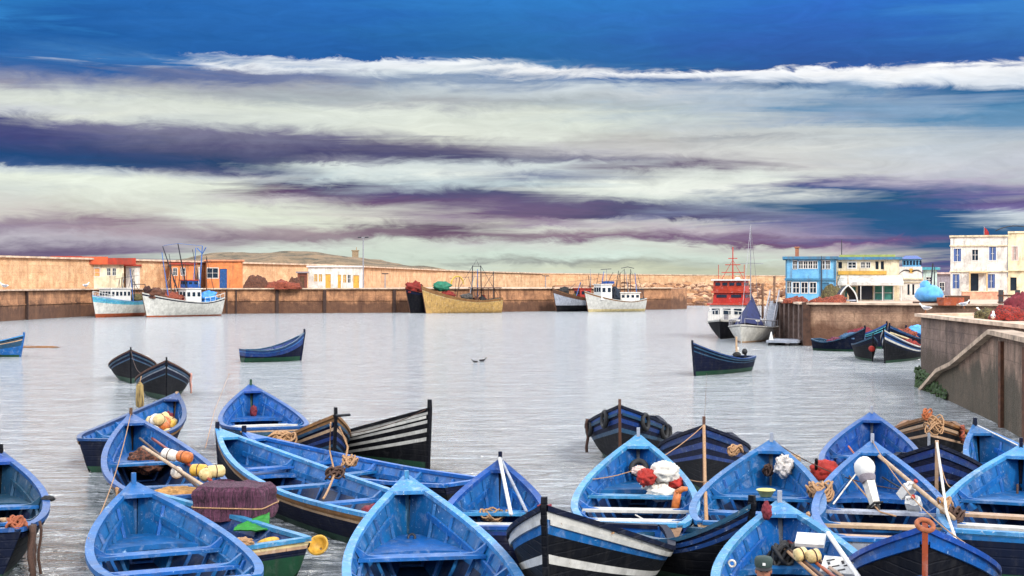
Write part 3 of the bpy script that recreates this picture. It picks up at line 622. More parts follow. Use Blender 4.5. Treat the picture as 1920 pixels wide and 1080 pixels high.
for pxx in (48, 425, 442, 520, 607, 740, 1165):       # timber fenders on the quay face
    best = min((abs(along(QP, s / 4)[0].x / along(QP, s / 4)[0].y * F + CX - pxx), s / 4) for s in range(330, 1050))
    pos, an = along(QP, best[1]); mb = MB(); mb.box((0, -.18, 1.55), (.42 if pxx in (520, 607, 740) else .2, .3, 3.3))
    o = mb.build('quay_fender', plain('tarred_timber', (58, 40, 34), .9, .3, 5), q); o.location = (pos.x + 53.5, pos.y - 172, 0); o.rotation_euler.z = an
lg = MB()
for a_, b_ in zip(QP[:5], QP[1:6]):
    a_ = Vector((a_[0] + 53.5, a_[1] - 172)); b_ = Vector((b_[0] + 53.5, b_[1] - 172)); d = b_ - a_; c_ = (a_ + b_) / 2; lg.box((c_.x, c_.y, 1.75), (d.length, .24, .14), 0, math.atan2(d.y, d.x))
lg.build('ledge', quay_s, q)
# sea wall behind
SW = [(-90, 60), (-61, 162), (-30, 225), (-15.7, 285), (7, 330), (45, 345), (95, 350), (180, 352)]
SH = [7.0, 7.2, 6.95, 6.7, 6.3, 6.0, 5.6, 5.2]
wl = thing('sea_wall', (-61, 162, 0), 'long tan sea wall running behind the quay to the right', 'wall')
mb = MB()
for i in range(len(SW) - 1):
    (x0, y0), (x1, y1) = SW[i], SW[i + 1]
    a = [x0 + 61, y0 - 162]; c = [x1 + 61, y1 - 162]
    mb.add([(a[0], a[1], 0), (c[0], c[1], 0), (c[0], c[1], SH[i + 1]), (a[0], a[1], SH[i]), (a[0] - .5, a[1] + 2.5, 0), (c[0] - .5, c[1] + 2.5, 0), (c[0] - .5, c[1] + 2.5, SH[i + 1]), (a[0] - .5, a[1] + 2.5, SH[i])],
           [(0, 1, 2, 3), (3, 2, 6, 7), (5, 4, 7, 6)])
mb.build('masonry', sea_s, wl)
mb = MB()
for i in range(len(SW) - 1):
    (x0, y0), (x1, y1) = SW[i], SW[i + 1]; d = Vector((x1 - x0, y1 - y0)); sl = math.atan2(SH[i + 1] - SH[i], d.length)
    mb.box(((x0 + x1) / 2 + 61, (y0 + y1) / 2 - 162 + .6, (SH[i] + SH[i + 1]) / 2 + .1), (d.length, 1.4, .22), 0, math.atan2(d.y, d.x), 0, -sl)
mb.build('coping', cap_s, wl)
# rock revetment between the quay head and the pier
rk = MB(); rng = random.Random(3)
for i in range(1500):
    x = rng.uniform(18, 92); f = rng.random(); y = 252 + f * 60 + rng.uniform(-2, 2) + max(0, (x - 60)) * .2; z = -.2 + f * 3.6 + rng.uniform(-.3, .4)
    s = rng.uniform(.5, 1.15); rk.blob((x, y, z), (s * 1.2, s, s * .75), rng.randrange(3), i, .55, 6, 4, 1.3)
o = rk.build('rock_armour', [plain('rock_ochre', (166, 120, 82), .9, .4, 1), plain('rock_brown', (112, 74, 50), .9, .4, 1), plain('rock_pale', (190, 152, 118), .9, .4, 1)])
tag(o, 'tumbled ochre boulders along the foot of the sea wall', 'boulders', None, 'stuff')
mb = MB(); mb.add([(10, 250, -1), (120, 250, -1), (120, 345, 3.6), (10, 332, 3.6)], [(0, 1, 2, 3)]); tag(mb.build('rubble_slope', plain('rubble', (150, 108, 76), .95, .4, .6)), None, None, None, 'structure')
# dune hill
hl = MB(); vs = []; nx, ny = 90, 14
for j in range(ny + 1):
    for i in range(nx + 1):
        x = -210 + 200 * i / nx; y = 520 + 160 * j / ny; pxx = CX + F * x / y
        u = (pxx - 230) / 620
        prof = max(0, math.sin(math.pi * min(1, max(0, u)))) ** .55
        h = 6.8 + (10.6 - 4.2 * max(0, u - .62) / .38) * prof * math.sin(math.pi * (j / ny) * .9 + .15) + 2.2 * mnoise.noise(Vector((x * .035, y * .02, 3))) + .8 * mnoise.noise(Vector((x * .15, y * .1, 0)))
        if u > 1: h = 4
        vs.append((x, y, h if j not in (0,) else 0))
hl.add(vs, [(j * (nx + 1) + i, j * (nx + 1) + i + 1, (j + 1) * (nx + 1) + i + 1, (j + 1) * (nx + 1) + i) for j in range(ny) for i in range(nx)])
hm, nt, b = newmat('dune'); g = nt.nodes.new('ShaderNodeNewGeometry'); ps = g.outputs['Position']
f = ramp(nt, noisen(nt, ps, .12, 8, .75, .3), .42, .6); nt.links.new(mixn(nt, f, rgb(132, 108, 78), rgb(62, 58, 40)), b.inputs['Base Color']); b.inputs['Roughness'].default_value = .95
bump(nt, b, noisen(nt, ps, .5, 8, .75), 1, 1.0)
tag(hl.build('dune_hill', hm, None, True), 'low scrubby dune behind the sea wall', None, None, 'structure')
mb = MB(); mb.bb(-1.3, 1.3, -1, 1, 0, 3.2); mb.bb(-1.6, 1.6, -1.2, 1.2, 3.2, 3.6); mb.box((.5, 0, 4.2), (.3, .3, 1.4))
tv = min(vs, key=lambda v: abs(v[0] - AX(662, 600)) + abs(v[1] - 600)); o = mb.build('ruined_tower', plain('ruin_stone', (150, 128, 100), .9, .3, 2)); o.location = (tv[0], tv[1], tv[2] - .4); tag(o, 'tiny ruined watch tower on the crest of the dune', 'tower')

# right pier
PO = (19.6, 92.5)
PP = [(20.6, 108), (19.5, 92.5), (29, 87.5), (36, 83.5), (60, 80), (120, 90), (140, 200), (80, 215), (40, 150)]
pr = thing('stone_pier', (PO[0], PO[1], 0), 'brown stone pier with buildings on top, right of the harbour', 'quay')
mb = MB(); mb.poly([(x - PO[0], y - PO[1]) for x, y in PP], -1, 2.75, 0, 1); mb.build('pier_wall', [pier_s, top_s], pr)
copings(PP[:4], 2.75, .7, .12, pr, PO, cap_s)
for i in range(6):
    y = 93.2 + i * 2.6; mb = MB(); mb.box((0, 0, 1.3), (.34, .5, 3.1)); o = mb.build('timber_fender', plain('grey_timber', (96, 78, 70), .9, .4, 3), pr); o.location = (19.38 + (y - 92.5) * .071 - PO[0], y - PO[1], 0)
mb = MB(); mb.box((-.02, -.22, 1.35), (.5, .4, 3.1)); o = mb.build('corner_post', plain('dark_timber_post', (70, 46, 34), .9, .4, 3), pr)
# near wall with sloping ramp
NO = (17.9, 60.7)
NP = [(17.9, 60.7), (16.75, 45.5), (15.9, 33.0), (60, 26), (70, 70), (42, 82), (30, 66)]
nw = thing('near_stone_wall', (NO[0], NO[1], 0), 'dark weathered stone wall with pale coping at the right edge', 'quay')
mb = MB(); mb.poly([(x - NO[0], y - NO[1]) for x, y in NP], -1, 2.72, 0, 1); mb.build('wall', [near_s, top_s], nw)
copings([NP[-1]] + NP[:3], 2.72, .55, .13, nw, NO, cap_s)
rp = MB(); fx = [(16.45, 56.2), (14.45, 40.9), (12.6, 31.0)]      # ramp face
R = [Vector((16.45, 56.2, -.5)), Vector((15.7, 50.6, .95)), Vector((15.35, 47.9, 1.35)), Vector((14.5, 41.6, 2.68)), Vector((12.4, 30.0, 2.68))]
vs = []
for r in R: vs += [(r.x - NO[0], r.y - NO[1], -1), (r.x - NO[0], r.y - NO[1], r.z), (r.x + 2.2 - NO[0], r.y - NO[1] + .3, r.z)]
fs = []
for i in range(len(R) - 1): fs += [(3 * i, 3 * i + 3, 3 * i + 4, 3 * i + 1), (3 * i + 1, 3 * i + 4, 3 * i + 5, 3 * i + 2)]
rp.add(vs, fs, 0); rp.m = [0, 1] * (len(R) - 1)
rp.build('ramp', [ramp_s, cap_s], nw)
cp = MB()
for i in range(len(R) - 1):
    a, c = R[i] - Vector((*NO, 0)), R[i + 1] - Vector((*NO, 0)); d = c - a
    cp.box(((a + c) / 2 + Vector((.12, 0, .04))), (d.length, .7, .14), 0, math.atan2(d.y, d.x), 0, -math.atan2(d.z, math.hypot(d.x, d.y)))
cp.build('ramp_edge', plain('pale_ramp_cap', (168, 146, 124), .9, .4, 2), nw)
wd = MB(); rng = random.Random(9)
for i in range(260):
    t = rng.random() ** 1.8 * .6; x = 16.42 - t * 1.45 + rng.uniform(-.14, .05); y = 56 - t * 11.0; z = rng.uniform(-.02, .8) * (1 - t)
    wd.blob((x, y, z), (rng.uniform(.03, .06), rng.uniform(.08, .24), rng.uniform(.03, .09)), 0, i, .6, 7, 4, 2)
tag(wd.build('seaweed', moss_m), 'green weed clinging to the foot of the sloping ramp', 'seaweed', None, 'stuff')
wd = MB()
for k in range(3): wd.box((0, 0, .8), (.12, .22, 2.9)); 
for i, (y,) in enumerate(((36.5,), (40.2,), (33.2,))):
    x = R[3].x + (y - R[3].y) * (R[4].x - R[3].x) / (R[4].y - R[3].y)
    m_ = MB(); m_.box((0, 0, .9), (.12, .2, 3.2)); o = m_.build('iron_strip', plain('rusty_iron', (84, 52, 34), .9, .4, 5), nw); o.location = (x - .06 - NO[0], y - NO[1], 0)

# ------------------------------------------------------------------ buildings
def building(name, label, cat, px0, px1, pyt, Y, zb, depth, wall, holes=(), roof=None, parapet=.0, rz=0, frame_m=None, gl=None, base=None):
    x0 = AX(px0, Y); rr = math.atan2(AX((px0 + px1) / 2, Y), Y) * .96
    def U(px): tt = (px - CX) / F; return (tt * Y - x0) / (math.cos(rr) + tt * math.sin(rr))
    Y0 = Y; w = U(px1); Y = Y0 - w / 2 * math.sin(rr); zt = AZ(pyt, Y); h = zt - zb
    root = thing(name, (x0, Y0, zb), label, cat, None, -rr)
    hl_ = []
    for (a, c, d, e, kind) in holes: hl_.append((max(.02, U(a)), min(w - .02, U(c)), max(0.0, AZ(e, Y) - zb), min(h - .02, AZ(d, Y) - zb), kind))
    xs = sorted({0, w} | {v for q in hl_ for v in q[:2]}); zs = sorted({0, h} | {v for q in hl_ for v in q[2:4]})
    mb = MB()
    for i in range(len(xs) - 1):
        for j in range(len(zs) - 1):
            mx, mz = (xs[i] + xs[i + 1]) / 2, (zs[j] + zs[j + 1]) / 2
            if any(q[0] < mx < q[1] and q[2] < mz < q[3] for q in hl_): continue
            mb.add([(xs[i], 0, zs[j]), (xs[i + 1], 0, zs[j]), (xs[i + 1], 0, zs[j + 1]), (xs[i], 0, zs[j + 1])], [(0, 1, 2, 3)])
    dp = .22
    for q in hl_:
        a, c, d, e, k = q
        mb.add([(a, 0, d), (c, 0, d), (c, 0, e), (a, 0, e), (a, dp, d), (c, dp, d), (c, dp, e), (a, dp, e)], [(0, 4, 5, 1), (1, 5, 6, 2), (2, 6, 7, 3), (3, 7, 4, 0)])
    mb.add([(0, 0, 0), (w, 0, 0), (w, 0, h), (0, 0, h), (0, depth, 0), (w, depth, 0), (w, depth, h), (0, depth, h)], [(0, 3, 7, 4), (1, 5, 6, 2), (4, 7, 6, 5), (3, 2, 6, 7)])
    mb.build('wall', wall, root)
    for a, c, d, e, k in hl_:
        kk = k if isinstance(k, tuple) else (k, None); kind = kk[0]; km = kk[1]
        if kind == 'door':
            m2 = MB(); m2.bb(a + .01, c - .01, .08, .14, d + .01, e - .01); dr = m2.build('door', km or B['blue2'], root)
            m2 = MB(); m2.box((c - .12, .05, (d + e) / 2), (.06, .06, .1)); m2.build('handle', dmetal, dr)
        elif kind == 'dark':
            m2 = MB(); m2.bb(a + .01, c - .01, .17, .21, d + .01, e - .01); m2.build('window', glass_m, root)
        else:
            fw = min(.09, (c - a) * .14); m2 = MB()
            m2.bb(a, c, -.03, .08, d - fw, d + .001); m2.bb(a, c, -.03, .05, e, e + fw); m2.bb(a - fw, a, -.03, .05, d - fw, e + fw); m2.bb(c, c + fw, -.03, .05, d - fw, e + fw)
            m2.bb((a + c) / 2 - .025, (a + c) / 2 + .025, .06, .1, d, e); m2.bb(a, c, .062, .098, (d + e) / 2 - .02, (d + e) / 2 + .02)
            fr = m2.build('window', frame_m or white_pl, root)
            m2 = MB(); m2.bb(a + .01, c - .01, .12, .14, d + .01, e - .01); m2.build('pane', km or glass_m, fr)
            if kind == 'shut':
                for sx in (a + (c - a) * .14, c - (c - a) * .14):
                    m2 = MB(); m2.box((sx, .04, (d + e) / 2), ((c - a) * .27, .04, (e - d) * .98)); m2.build('shutter', km or B['blue3'], fr)
    if roof: 
        m2 = MB(); m2.bb(-.25, w + .25, -.3, depth + .2, h + .003, h + .22 + parapet); m2.build('roof', roof, root)
    if base:
        m2 = MB(); m2.bb(-.03, w + .03, -.05, .0, 0, .35); m2.build('plinth', base, root)
    return root, x0, w, h
st_red = wallm('red_brown_roof', (176, 58, 38)); st_orr = wallm('orange_wall', (226, 136, 78)); st_or2 = wallm('bright_orange_panel', (222, 94, 52))
st_cr = wallm('cream_wall', (236, 220, 186)); st_wh = wallm('white_wall', (232, 226, 216)); st_ye = plain('yellow_shutter', (196, 150, 60), .7, .2, 3)
st_bl = wallm('blue_wall', (112, 178, 212), (84, 146, 190)); st_blr = wallm('blue_trim', (64, 124, 160)); st_grey = wallm('grey_wall', (150, 142, 150))
st_pink = wallm('pale_pink_wall', (224, 196, 184))
# left quay
r_, x0, w, h = building('harbour_office', 'low white building with a red band roof behind the turquoise trawler', 'building', 104, 232, 496, 176, 3.3, 2.5, st_cr,
   [(112, 118, 500, 528, 'win'), (122, 146, 500, 522, ('win', plain('pale_shutter', (196, 190, 196), .6, .1, 4))), (158, 168, 504, 540, ('door', st_cr)), (172, 192, 503, 518, ('win', plain('orange_blind', (226, 150, 90), .7, .2, 4))), (206, 212, 503, 516, 'win'), (216, 222, 503, 516, 'win')], None)
m2 = MB(); m2.bb(-.6, 3.2, -.7, 2.4, h + .005, h + 1.05); m2.build('roof_band', st_red, r_)
m2 = MB(); m2.bb(3.2, 6.4, -.6, 2.4, h + .005, h + 1.0); m2.build('roof_band', st_or2, r_)
m2 = MB(); m2.bb(6.4, w + 1.5, -.65, 2.4, h + .005, h + .85); m2.build('roof_band', st_red, r_)
m2 = MB(); m2.bb(.5, 2.8, -.10, -.02, .0, 1.0); m2.build('lower_panel', st_grey, r_)
building('red_roofed_store', 'low store with a dark red roof between the trawler masts and the orange building', 'building', 320, 366, 496, 188, 3.3, 6, st_orr, [(326, 333, 503, 516, 'win'), (341, 348, 503, 516, 'win')], st_red)
building('white_store', 'small white store wall at the right end of the red roofed row', 'building', 236, 262, 499, 182, 3.3, 6, st_wh, [(243, 253, 508, 538, ('door', st_wh))], st_red)
building('orange_building', 'orange building with a blue door and a dark window behind the quay', 'building', 386, 455, 490, 192, 3.3, 6, st_orr,
   [(390, 410, 503, 521, 'win'), (413, 427, 504, 542, ('door', B['blue2']))], plain('roof_edge', (196, 130, 96), .9, .2, 2))
m2 = MB()
building('brown_shed', 'small dark shed between the red heap and the yellow shuttered house', 'shed', 558, 576, 512, 198, 3.3, 3, plain('dark_shed_wood', (110, 62, 50), .9, .3, 3), [(562, 571, 518, 541, ('door', B['dkwood']))], st_grey)
ys = [(590, 596, 514, 528, ('shut', st_ye)), (599, 605, 514, 528, ('shut', st_ye)), (611, 621, 514, 541, ('door', st_ye)), (634, 640, 515, 541, ('door', st_ye)), (644, 650, 515, 530, ('shut', st_ye)), (653, 658, 515, 530, ('win', None)), (663, 674, 516, 541, ('door', st_ye))]
building('yellow_shuttered_house', 'low white house with yellow doors and shutters beside the tall lamp pole', 'building', 578, 680, 501, 200, 3.3, 5, st_wh, ys, plain('pale_roof', (214, 206, 200), .85, .1, 2))
def lamp_pole(px, pyt, Y, zb, label, arm=.8, r=.06):
    t = thing('lamp_post', (AX(px, Y), Y, zb), label, 'lamp post'); h = AZ(pyt, Y) - zb
    m2 = MB(); m2.tube([(0, 0, 0), (0, 0, h)], r * 1.6, 0, 8, r); m2.build('pole', metal, t)
    m2 = MB(); m2.tube([(-arm, 0, h + .1), (0, 0, h), (arm, 0, h + .1)], r * .7); m2.build('arm', metal, t)
    for s in (-1, 1): m2 = MB(); m2.box((s * arm, 0, h + .06), (.5, .25, .14)); m2.build('lamp_head', dmetal, t)
lamp_pole(681, 446, 196, 3.3, 'tall thin lamp post beside the yellow shuttered house', .5, .07)
lamp_pole(722, 514, 205, 3.3, 'short dark lamp post against the bare sea wall', .25, .06)
lamp_pole(1023, 518, 212, 3.3, 'small lamp post left of the brown trawler at the quay end', .3, .05)
def heap(name, label, cat, c, d, mat, seed=1, amp=.35, fr=2.0, extra=None):
    mb = MB(); mb.blob((0, 0, 0), d, 0, seed, amp, 44, 24, fr, -.02, .12)
    for i in range(5):
        a = random.Random(seed * 9 + i).uniform(0, 6.28); q = random.Random(seed * 5 + i).uniform(.3, .8)
        mb.blob((math.cos(a) * d[0] * q, math.sin(a) * d[1] * q, d[2] * .15), (d[0] * .42, d[1] * .42, d[2] * .62), 0, seed + i + 2, .4, 26, 14, 2.5, -.02, .14)
    mb.v = [(x, y, z + .02) for x, y, z in mb.v]
    o = mb.build(name, mat, None, True); o.location = c; tag(o, label, cat); return o
net_br = netmat('brown_net', (134, 82, 56), (84, 46, 34), 11); net_red = netmat('red_net', (180, 50, 34), (126, 30, 24), 11); net_or = netmat('orange_net', (184, 92, 60), (140, 60, 42), 11)
net_ol = netmat('olive_net', (130, 120, 70), (84, 70, 42), 12); net_pu = netmat('purple_net', (150, 70, 96), (100, 44, 70), 8)
heap('net_heap', 'dome shaped brown net heap on the quay, right of the orange building', 'fishing net', (AX(480, 190), 190, 3.3), (1.9, 1.4, 1.9), net_br, 2, .2)
heap('net_heap', 'low red brown net heap on the quay, left of the dark shed', 'fishing net', (AX(528, 190), 190, 3.3), (2.6, 1.3, 1.1), net_or, 5, .4)
heap('net_heap', 'small brown net heap at the foot of the dark shed', 'fishing net', (AX(552, 192), 192, 3.3), (1.1, .9, 1.5), net_br, 8, .4)
# pier buildings
gw_ = st_blr
hb = [(1489, 1496, 489, 504, 'win'), (1500, 1507, 490, 503, 'win'), (1509, 1516, 490, 503, 'win'), (1518, 1525, 490, 503, 'win'), (1527, 1534, 490, 503, 'win'), (1541, 1548, 489, 504, 'win'), (1551, 1558, 489, 504, 'win'),
      (1478, 1485, 528, 549, 'win'), (1489, 1500, 530, 549, 'win'), (1505, 1516, 530, 549, 'win'), (1521, 1532, 530, 549, 'win'), (1540, 1556, 530, 560, ('door', st_blr))]
r_, x0, w, h = building('blue_restaurant', 'two storey light blue building with a row of windows at the pier head', 'building', 1473, 1566, 486, 112, 2.75, 5, st_bl, hb, st_blr)
m2 = MB(); m2.bb(-.08, w + .08, -.14, -.003, AZ(526, 112) - 2.75, AZ(522, 112) - 2.75); m2.build('storey_band', st_blr, r_)
for k, pxx in enumerate((1474, 1537, 1564)):
    m2 = MB(); xx = AX(pxx, 112) - x0; m2.bb(xx - .05, xx + .05, -.1, -.004, 0, h); m2.build('corner_board', st_blr, r_)
m2 = MB(); m2.bb(.75, 1.05, 1.5, 1.8, h + .2, h + .95); m2.bb(.68, 1.12, 1.43, 1.87, h + .95, h + 1.05); m2.build('chimney', plain('chimney_brick', (150, 96, 70), .9, .2, 3), r_)
hw = [(1575, 1582, 491, 503, 'dark'), (1594, 1608, 492, 502, 'win'), (1618, 1625, 492, 502, 'win'), (1628, 1635, 492, 502, 'win'), (1645, 1651, 490, 505, 'dark'), (1655, 1661, 490, 505, 'dark')]
inte = plain('sea_green_interior', (60, 130, 120), .8, .25, 2)
hw += [(1588, 1680, 536, 561, 'open')]
def rest():
    Y = 114; px0, px1 = 1569, 1686; zb = 2.75
    r, x0, w, h = building('white_restaurant', 'white restaurant with yellow trim and a long white awning beside the blue building', 'building', px0, px1, 487, Y, zb, 5, st_cr, hw[:-1] + [(1588, 1608, 538, 562, ('door', inte)), (1612, 1640, 536, 562, 'dark'), (1644, 1678, 536, 562, ('win', inte))], st_blr)
    m2 = MB(); z0, z1 = AZ(515, Y) - zb, AZ(508, Y) - zb; m2.bb(.1, w - 1.0, -.12, -.004, z0, z1); m2.build('yellow_band', st_ye, r)
    m2 = MB(); zt, zl = AZ(516, Y) - zb, AZ(530, Y) - zb
    m2.add([(.3, -.01, zt), (w + .2, -.01, zt), (w + .3, -1.9, zl), (.1, -1.9, zl), (.3, -.01, zt - .06), (w + .2, -.01, zt - .06), (w + .3, -1.9, zl - .22), (.1, -1.9, zl - .22)], [(0, 3, 2, 1), (4, 5, 6, 7), (3, 7, 6, 2), (0, 4, 7, 3), (1, 2, 6, 5)])
    m2.build('awning', st_wh, r)
    for xx in (.25, 1.9, 3.6, w + .1): m2 = MB(); m2.tube([(xx, -1.8, 0), (xx, -1.8, zl - .2)], .04); m2.build('awning_post', white_pl, r)
    m2 = MB(); m2.bb(.2, w - .3, .4, 4.4, h + .23, h + .42); m2.build('roof_terrace', plain('lime_trim', (146, 154, 84), .8, .2, 3), r)
rest()
Y = 113
r_, x0, w, h = building('moustache_house', 'white building with a curled black emblem on its front and a blue roof storey', 'building', 1686, 1729, 500, Y, 2.75, 5, st_wh, [(1703, 1707, 533, 553, 'dark'), (1712, 1716, 533, 553, 'dark')], None)
m2 = MB(); zz = AZ(509, Y) - 2.75; xc = w * .52
for s in (-1, 1):
    pts = [(xc + s * (.08 + .85 * t), -.03, zz + .18 * math.sin(t * 2.6) - .28 * t * t) for t in [i / 10 for i in range(11)]]
    m2.tube(pts, .075, 0, 6, .02)
m2.build('emblem', plain('black_sign_paint', (40, 34, 36), .6, .1, 2), r_)
m2 = MB(); m2.lathe([(.0, -.02), (.2, -.02), (.2, .02), (.0, .02)], (xc, -.03, zz + .06), (0, -1, 0)); m2.build('emblem_centre', st_ye, r_)
m2 = MB(); z0 = AZ(524, Y) - 2.75; m2.bb(-.05, w + .1, -.16, -.003, z0, z0 + .1); m2.bb(-.05, w + .05, -.12, -.003, z0 - .25, z0 - .18); m2.build('cornice', st_cr, r_)
m2 = MB(); m2.bb(.25, w - .1, .3, 4, h + .002, h + .62); up = m2.build('upper_storey', st_bl, r_)
for i in range(6): m2 = MB(); m2.bb(.34 + i * .25, .50 + i * .25, .26, .295, h + .14, h + .5); m2.build('window', glass_m, r_)
m2 = MB(); m2.add([(.1, .1, h + .625), (w + .05, .1, h + .625), (w + .05, 4.2, h + .625), (.1, 4.2, h + .625), (.5, 1.2, h + .92), (w - .4, 1.2, h + .92), (w - .4, 3, h + .92), (.5, 3, h + .92)], [(0, 1, 5, 4), (1, 2, 6, 5), (2, 3, 7, 6), (3, 0, 4, 7), (4, 5, 6, 7), (0, 3, 2, 1)]); m2.build('roof', B['blue2'], r_)
building('turquoise_shed', 'pale turquoise shed right of the building with the curled emblem', 'shed', 1731, 1757, 506, 118, 2.75, 3, wallm('pale_turquoise_wall', (198, 220, 212)), [(1738, 1748, 520, 528, 'win')], B['teal2'])
building('grey_warehouse', 'long plain grey building between the turquoise shed and the white hotel', 'building', 1757, 1800, 514, 160, 2.75, 6, st_grey, [(1764, 1772, 530, 545, 'win')], st_pink)
blu = plain('blue_shutter', (70, 96, 150), .6, .2, 3)
hh = [(1793, 1807, 466, 490, ('shut', blu)), (1828, 1839, 468, 488, ('win', None)), (1860, 1873, 463, 488, ('shut', blu)), (1791, 1804, 514, 541, ('shut', blu)), (1822, 1840, 513, 546, 'dark'), (1857, 1871, 514, 540, ('shut', blu))]
r_, x0, w, h = building('white_hotel', 'two storey cream white hotel with blue shutters and a red flag on its roof', 'building', 1782, 1889, 444, 140, 2.75, 9, st_wh, hh, None)
m2 = MB()
for (pa, e) in ((460, .14), (508, .16)): z0 = AZ(pa, 140) - 2.75; m2.bb(-.08, w + .05, -e, -.004, z0 - .12, z0)
m2.bb(-.1, w + .05, -.18, 9, h + .003, h + .16); m2.build('cornice', st_cr, r_)
m2 = MB(); z0 = AZ(512, 140) - 2.75; xa, xb = AX(1815, 140) - x0, AX(1848, 140) - x0; m2.bb(xa, xb, -1.0, -.2, z0, z0 + .12); m2.bb(xa, xa + .15, -.95, -.8, 0, z0 - .002); m2.bb(xb - .15, xb, -.95, -.8, 0, z0 - .002); m2.build('porch', plain('porch_stone', (196, 166, 120), .85, .2, 2), r_)
r2, x0b, wb, hb_ = building('bright_annexe', 'taller bright cream annexe right of the white hotel at the photo edge', 'building', 1890, 1990, 437, 139, 2.75, 9, wallm('bright_cream', (246, 230, 190)), [(1903, 1914, 462, 487, ('shut', st_pink)), (1935, 1946, 462, 487, ('win', None)), (1900, 1912, 520, 545, 'dark'), (1935, 1946, 515, 545, 'win')], None)
m2 = MB(); z0 = AZ(508, 139) - 2.75; m2.bb(0, wb, -.25, -.004, z0, z0 + .2); m2.bb(-.02, wb, -.12, 9, hb_ + .003, hb_ + .2); m2.build('cornice', st_cr, r2)
fl = thing('flagpole', (AX(1845, 139.6), 139.6, AZ(508, 140)), 'flagpole with a drooping red flag on the front of the white hotel', 'flag')
hz = AZ(424, 139.6) - AZ(508, 140)
m2 = MB(); m2.tube([(0, 0, 0), (0, 0, hz)], .05, 0, 8, .03); m2.build('pole', metal, fl)
m2 = MB(); vs = []
for i in range(9):
    for j in range(6): vs.append((.03 + j * .09 + .03 * math.sin(i * 1.2 + j), .06 * math.sin(j * 1.9 + i * .5), hz - .1 - i * .2 - j * .09))
m2.add(vs, [(i * 6 + j, i * 6 + j + 1, i * 6 + j + 7, i * 6 + j + 6) for i in range(8) for j in range(5)]); m2.build('flag_cloth', plain('red_flag', (150, 30, 34), .8, .2, 3), fl)
# ------------------------------------------------------------------ trawlers at the far quay
def wheelhouse(b, t0, t1, hw, z0, h, mat, roofm, nwin=3, name='wheelhouse', front=True, lean=.0):
    """box cabin with windows in local boat space (x along)"""
    x0, x1 = b['L'] * t0, b['L'] * t1; mb = MB()
    vs = [(x0, -hw, z0), (x1, -hw, z0), (x1, hw, z0), (x0, hw, z0), (x0, -hw * .94, z0 + h), (x1 + lean, -hw * .94, z0 + h), (x1 + lean, hw * .94, z0 + h), (x0, hw * .94, z0 + h)]
    mb.add(vs, [(0, 1, 5, 4), (1, 2, 6, 5), (2, 3, 7, 6), (3, 0, 4, 7), (4, 5, 6, 7)])
    w = mb.build(name, mat, b['root'])
    mb = MB(); mb.bb(x0 - .12, x1 + lean + .18, -hw - .1, hw + .1, z0 + h + .003, z0 + h + .12); mb.build('cabin_roof', roofm, w)
    for i in range(nwin):
        y = hw * .9 * (-1 + (2 * i + 1) / nwin); mb = MB(); mb.box((x1 + lean * .7 + .02, y, z0 + h * .68), (.04, hw * 1.25 / nwin, h * .28)); mb.build('window', glass_m, w)
    ns = max(1, int((x1 - x0) / .7))
    for s in (-1, 1):
        for i in range(ns):
            x = x0 + (x1 - x0) * (i + .5) / ns; mb = MB(); mb.box((x, s * (hw * .965 + .02), z0 + h * .66), ((x1 - x0) / ns * .55, .05, h * .28)); mb.build('window', glass_m, w)
    return w
def mast(b, x, y, z0, z1, mat=None, r=.06, lx=0, ly=0, name='mast'):
    mb = MB(); mb.tube([(x, y, z0), (x + lx, y + ly, z1)], r, 0, 7, r * .6); return mb.build(name, mat or dmetal, b['root'])
def line(b, pts, r=.02, mat=None, name='rigging'):
    mb = MB(); mb.tube(pts, r, 0, 5); return mb.build(name, mat or dmetal, b['root'])
def rail(b, t0, t1, h=.7, mat=None, z_off=0, n=5):
    mb = MB()
    for s in (-1, 1):
        tops = []
        for i in range(n):
            t = t0 + (t1 - t0) * i / (n - 1); p = b['pt'](t, b['z'](t), .06, s); mb.tube([p, p + Vector((0, 0, h))], .025, 0, 5); tops.append(p + Vector((0, 0, h)))
        mb.tube(tops, .03, 0, 5)
    return mb.build('railing', mat or white_pl, b['root'])
def part_blob(b, name, c, d, mat, seed=1, amp=.35):
    mb = MB(); mb.blob(c, d, 0, seed, amp, 30, 18, 2.2, None, .12); return mb.build(name, mat, b['root'], True)
def lattice(b, x, z0, z1, hw, mat, r=.05, name='gantry'):
    mb = MB(); 
    for s in (-1, 1): mb.tube([(x, s * hw, z0), (x, s * hw, z1)], r)
    mb.tube([(x, -hw, z1), (x, hw, z1)], r); return mb.build(name, mat, b['root'])
TG = 'fishing trawlers moored along the far quay'
def trawler(label, bow, stern, Bm, zb, zm, zs, bands, low, boot, gun, cat='trawler', inner='teal2', bootz=.45, sr=.7, rake=.7, kind='fishing_trawler', group=TG, post=.3, postm='dkwood'):
    return boat(0, label, bow, stern, Bm, zb, zm, zs, sr, bands, low, boot, inner, gun, (), (), 4, False, post, postm, cat, group, kind, 0, .1, None, None, rake, 0, False, 2.4, .55, .16, bootz)
Y = 166; T1 = trawler('turquoise and off white trawler with a red waterline, left of the white one', (AX(172, Y), Y), (-46.6, 174.5), 3.0, 2.7, 1.9, 2.0, [(.12, 'white'), (.38, 'teal2'), (.46, 'pale'), (.80, 'teal2')], 'white', 'rust', 'pale')
wheelhouse(T1, .35, .74, .95, 1.7, 1.75, white_pl, st_wh, 4); mast(T1, 3.6, 0, 3.3, 5.4); mast(T1, 2, .5, 2, 4.4); rail(T1, .7, .98, .5)
part_blob(T1, 'net', (1.2, 0, 2.1), (1.1, 1.1, .7), net_ol, 3); lattice(T1, .6, 1.7, 4.0, 1.0, dmetal)
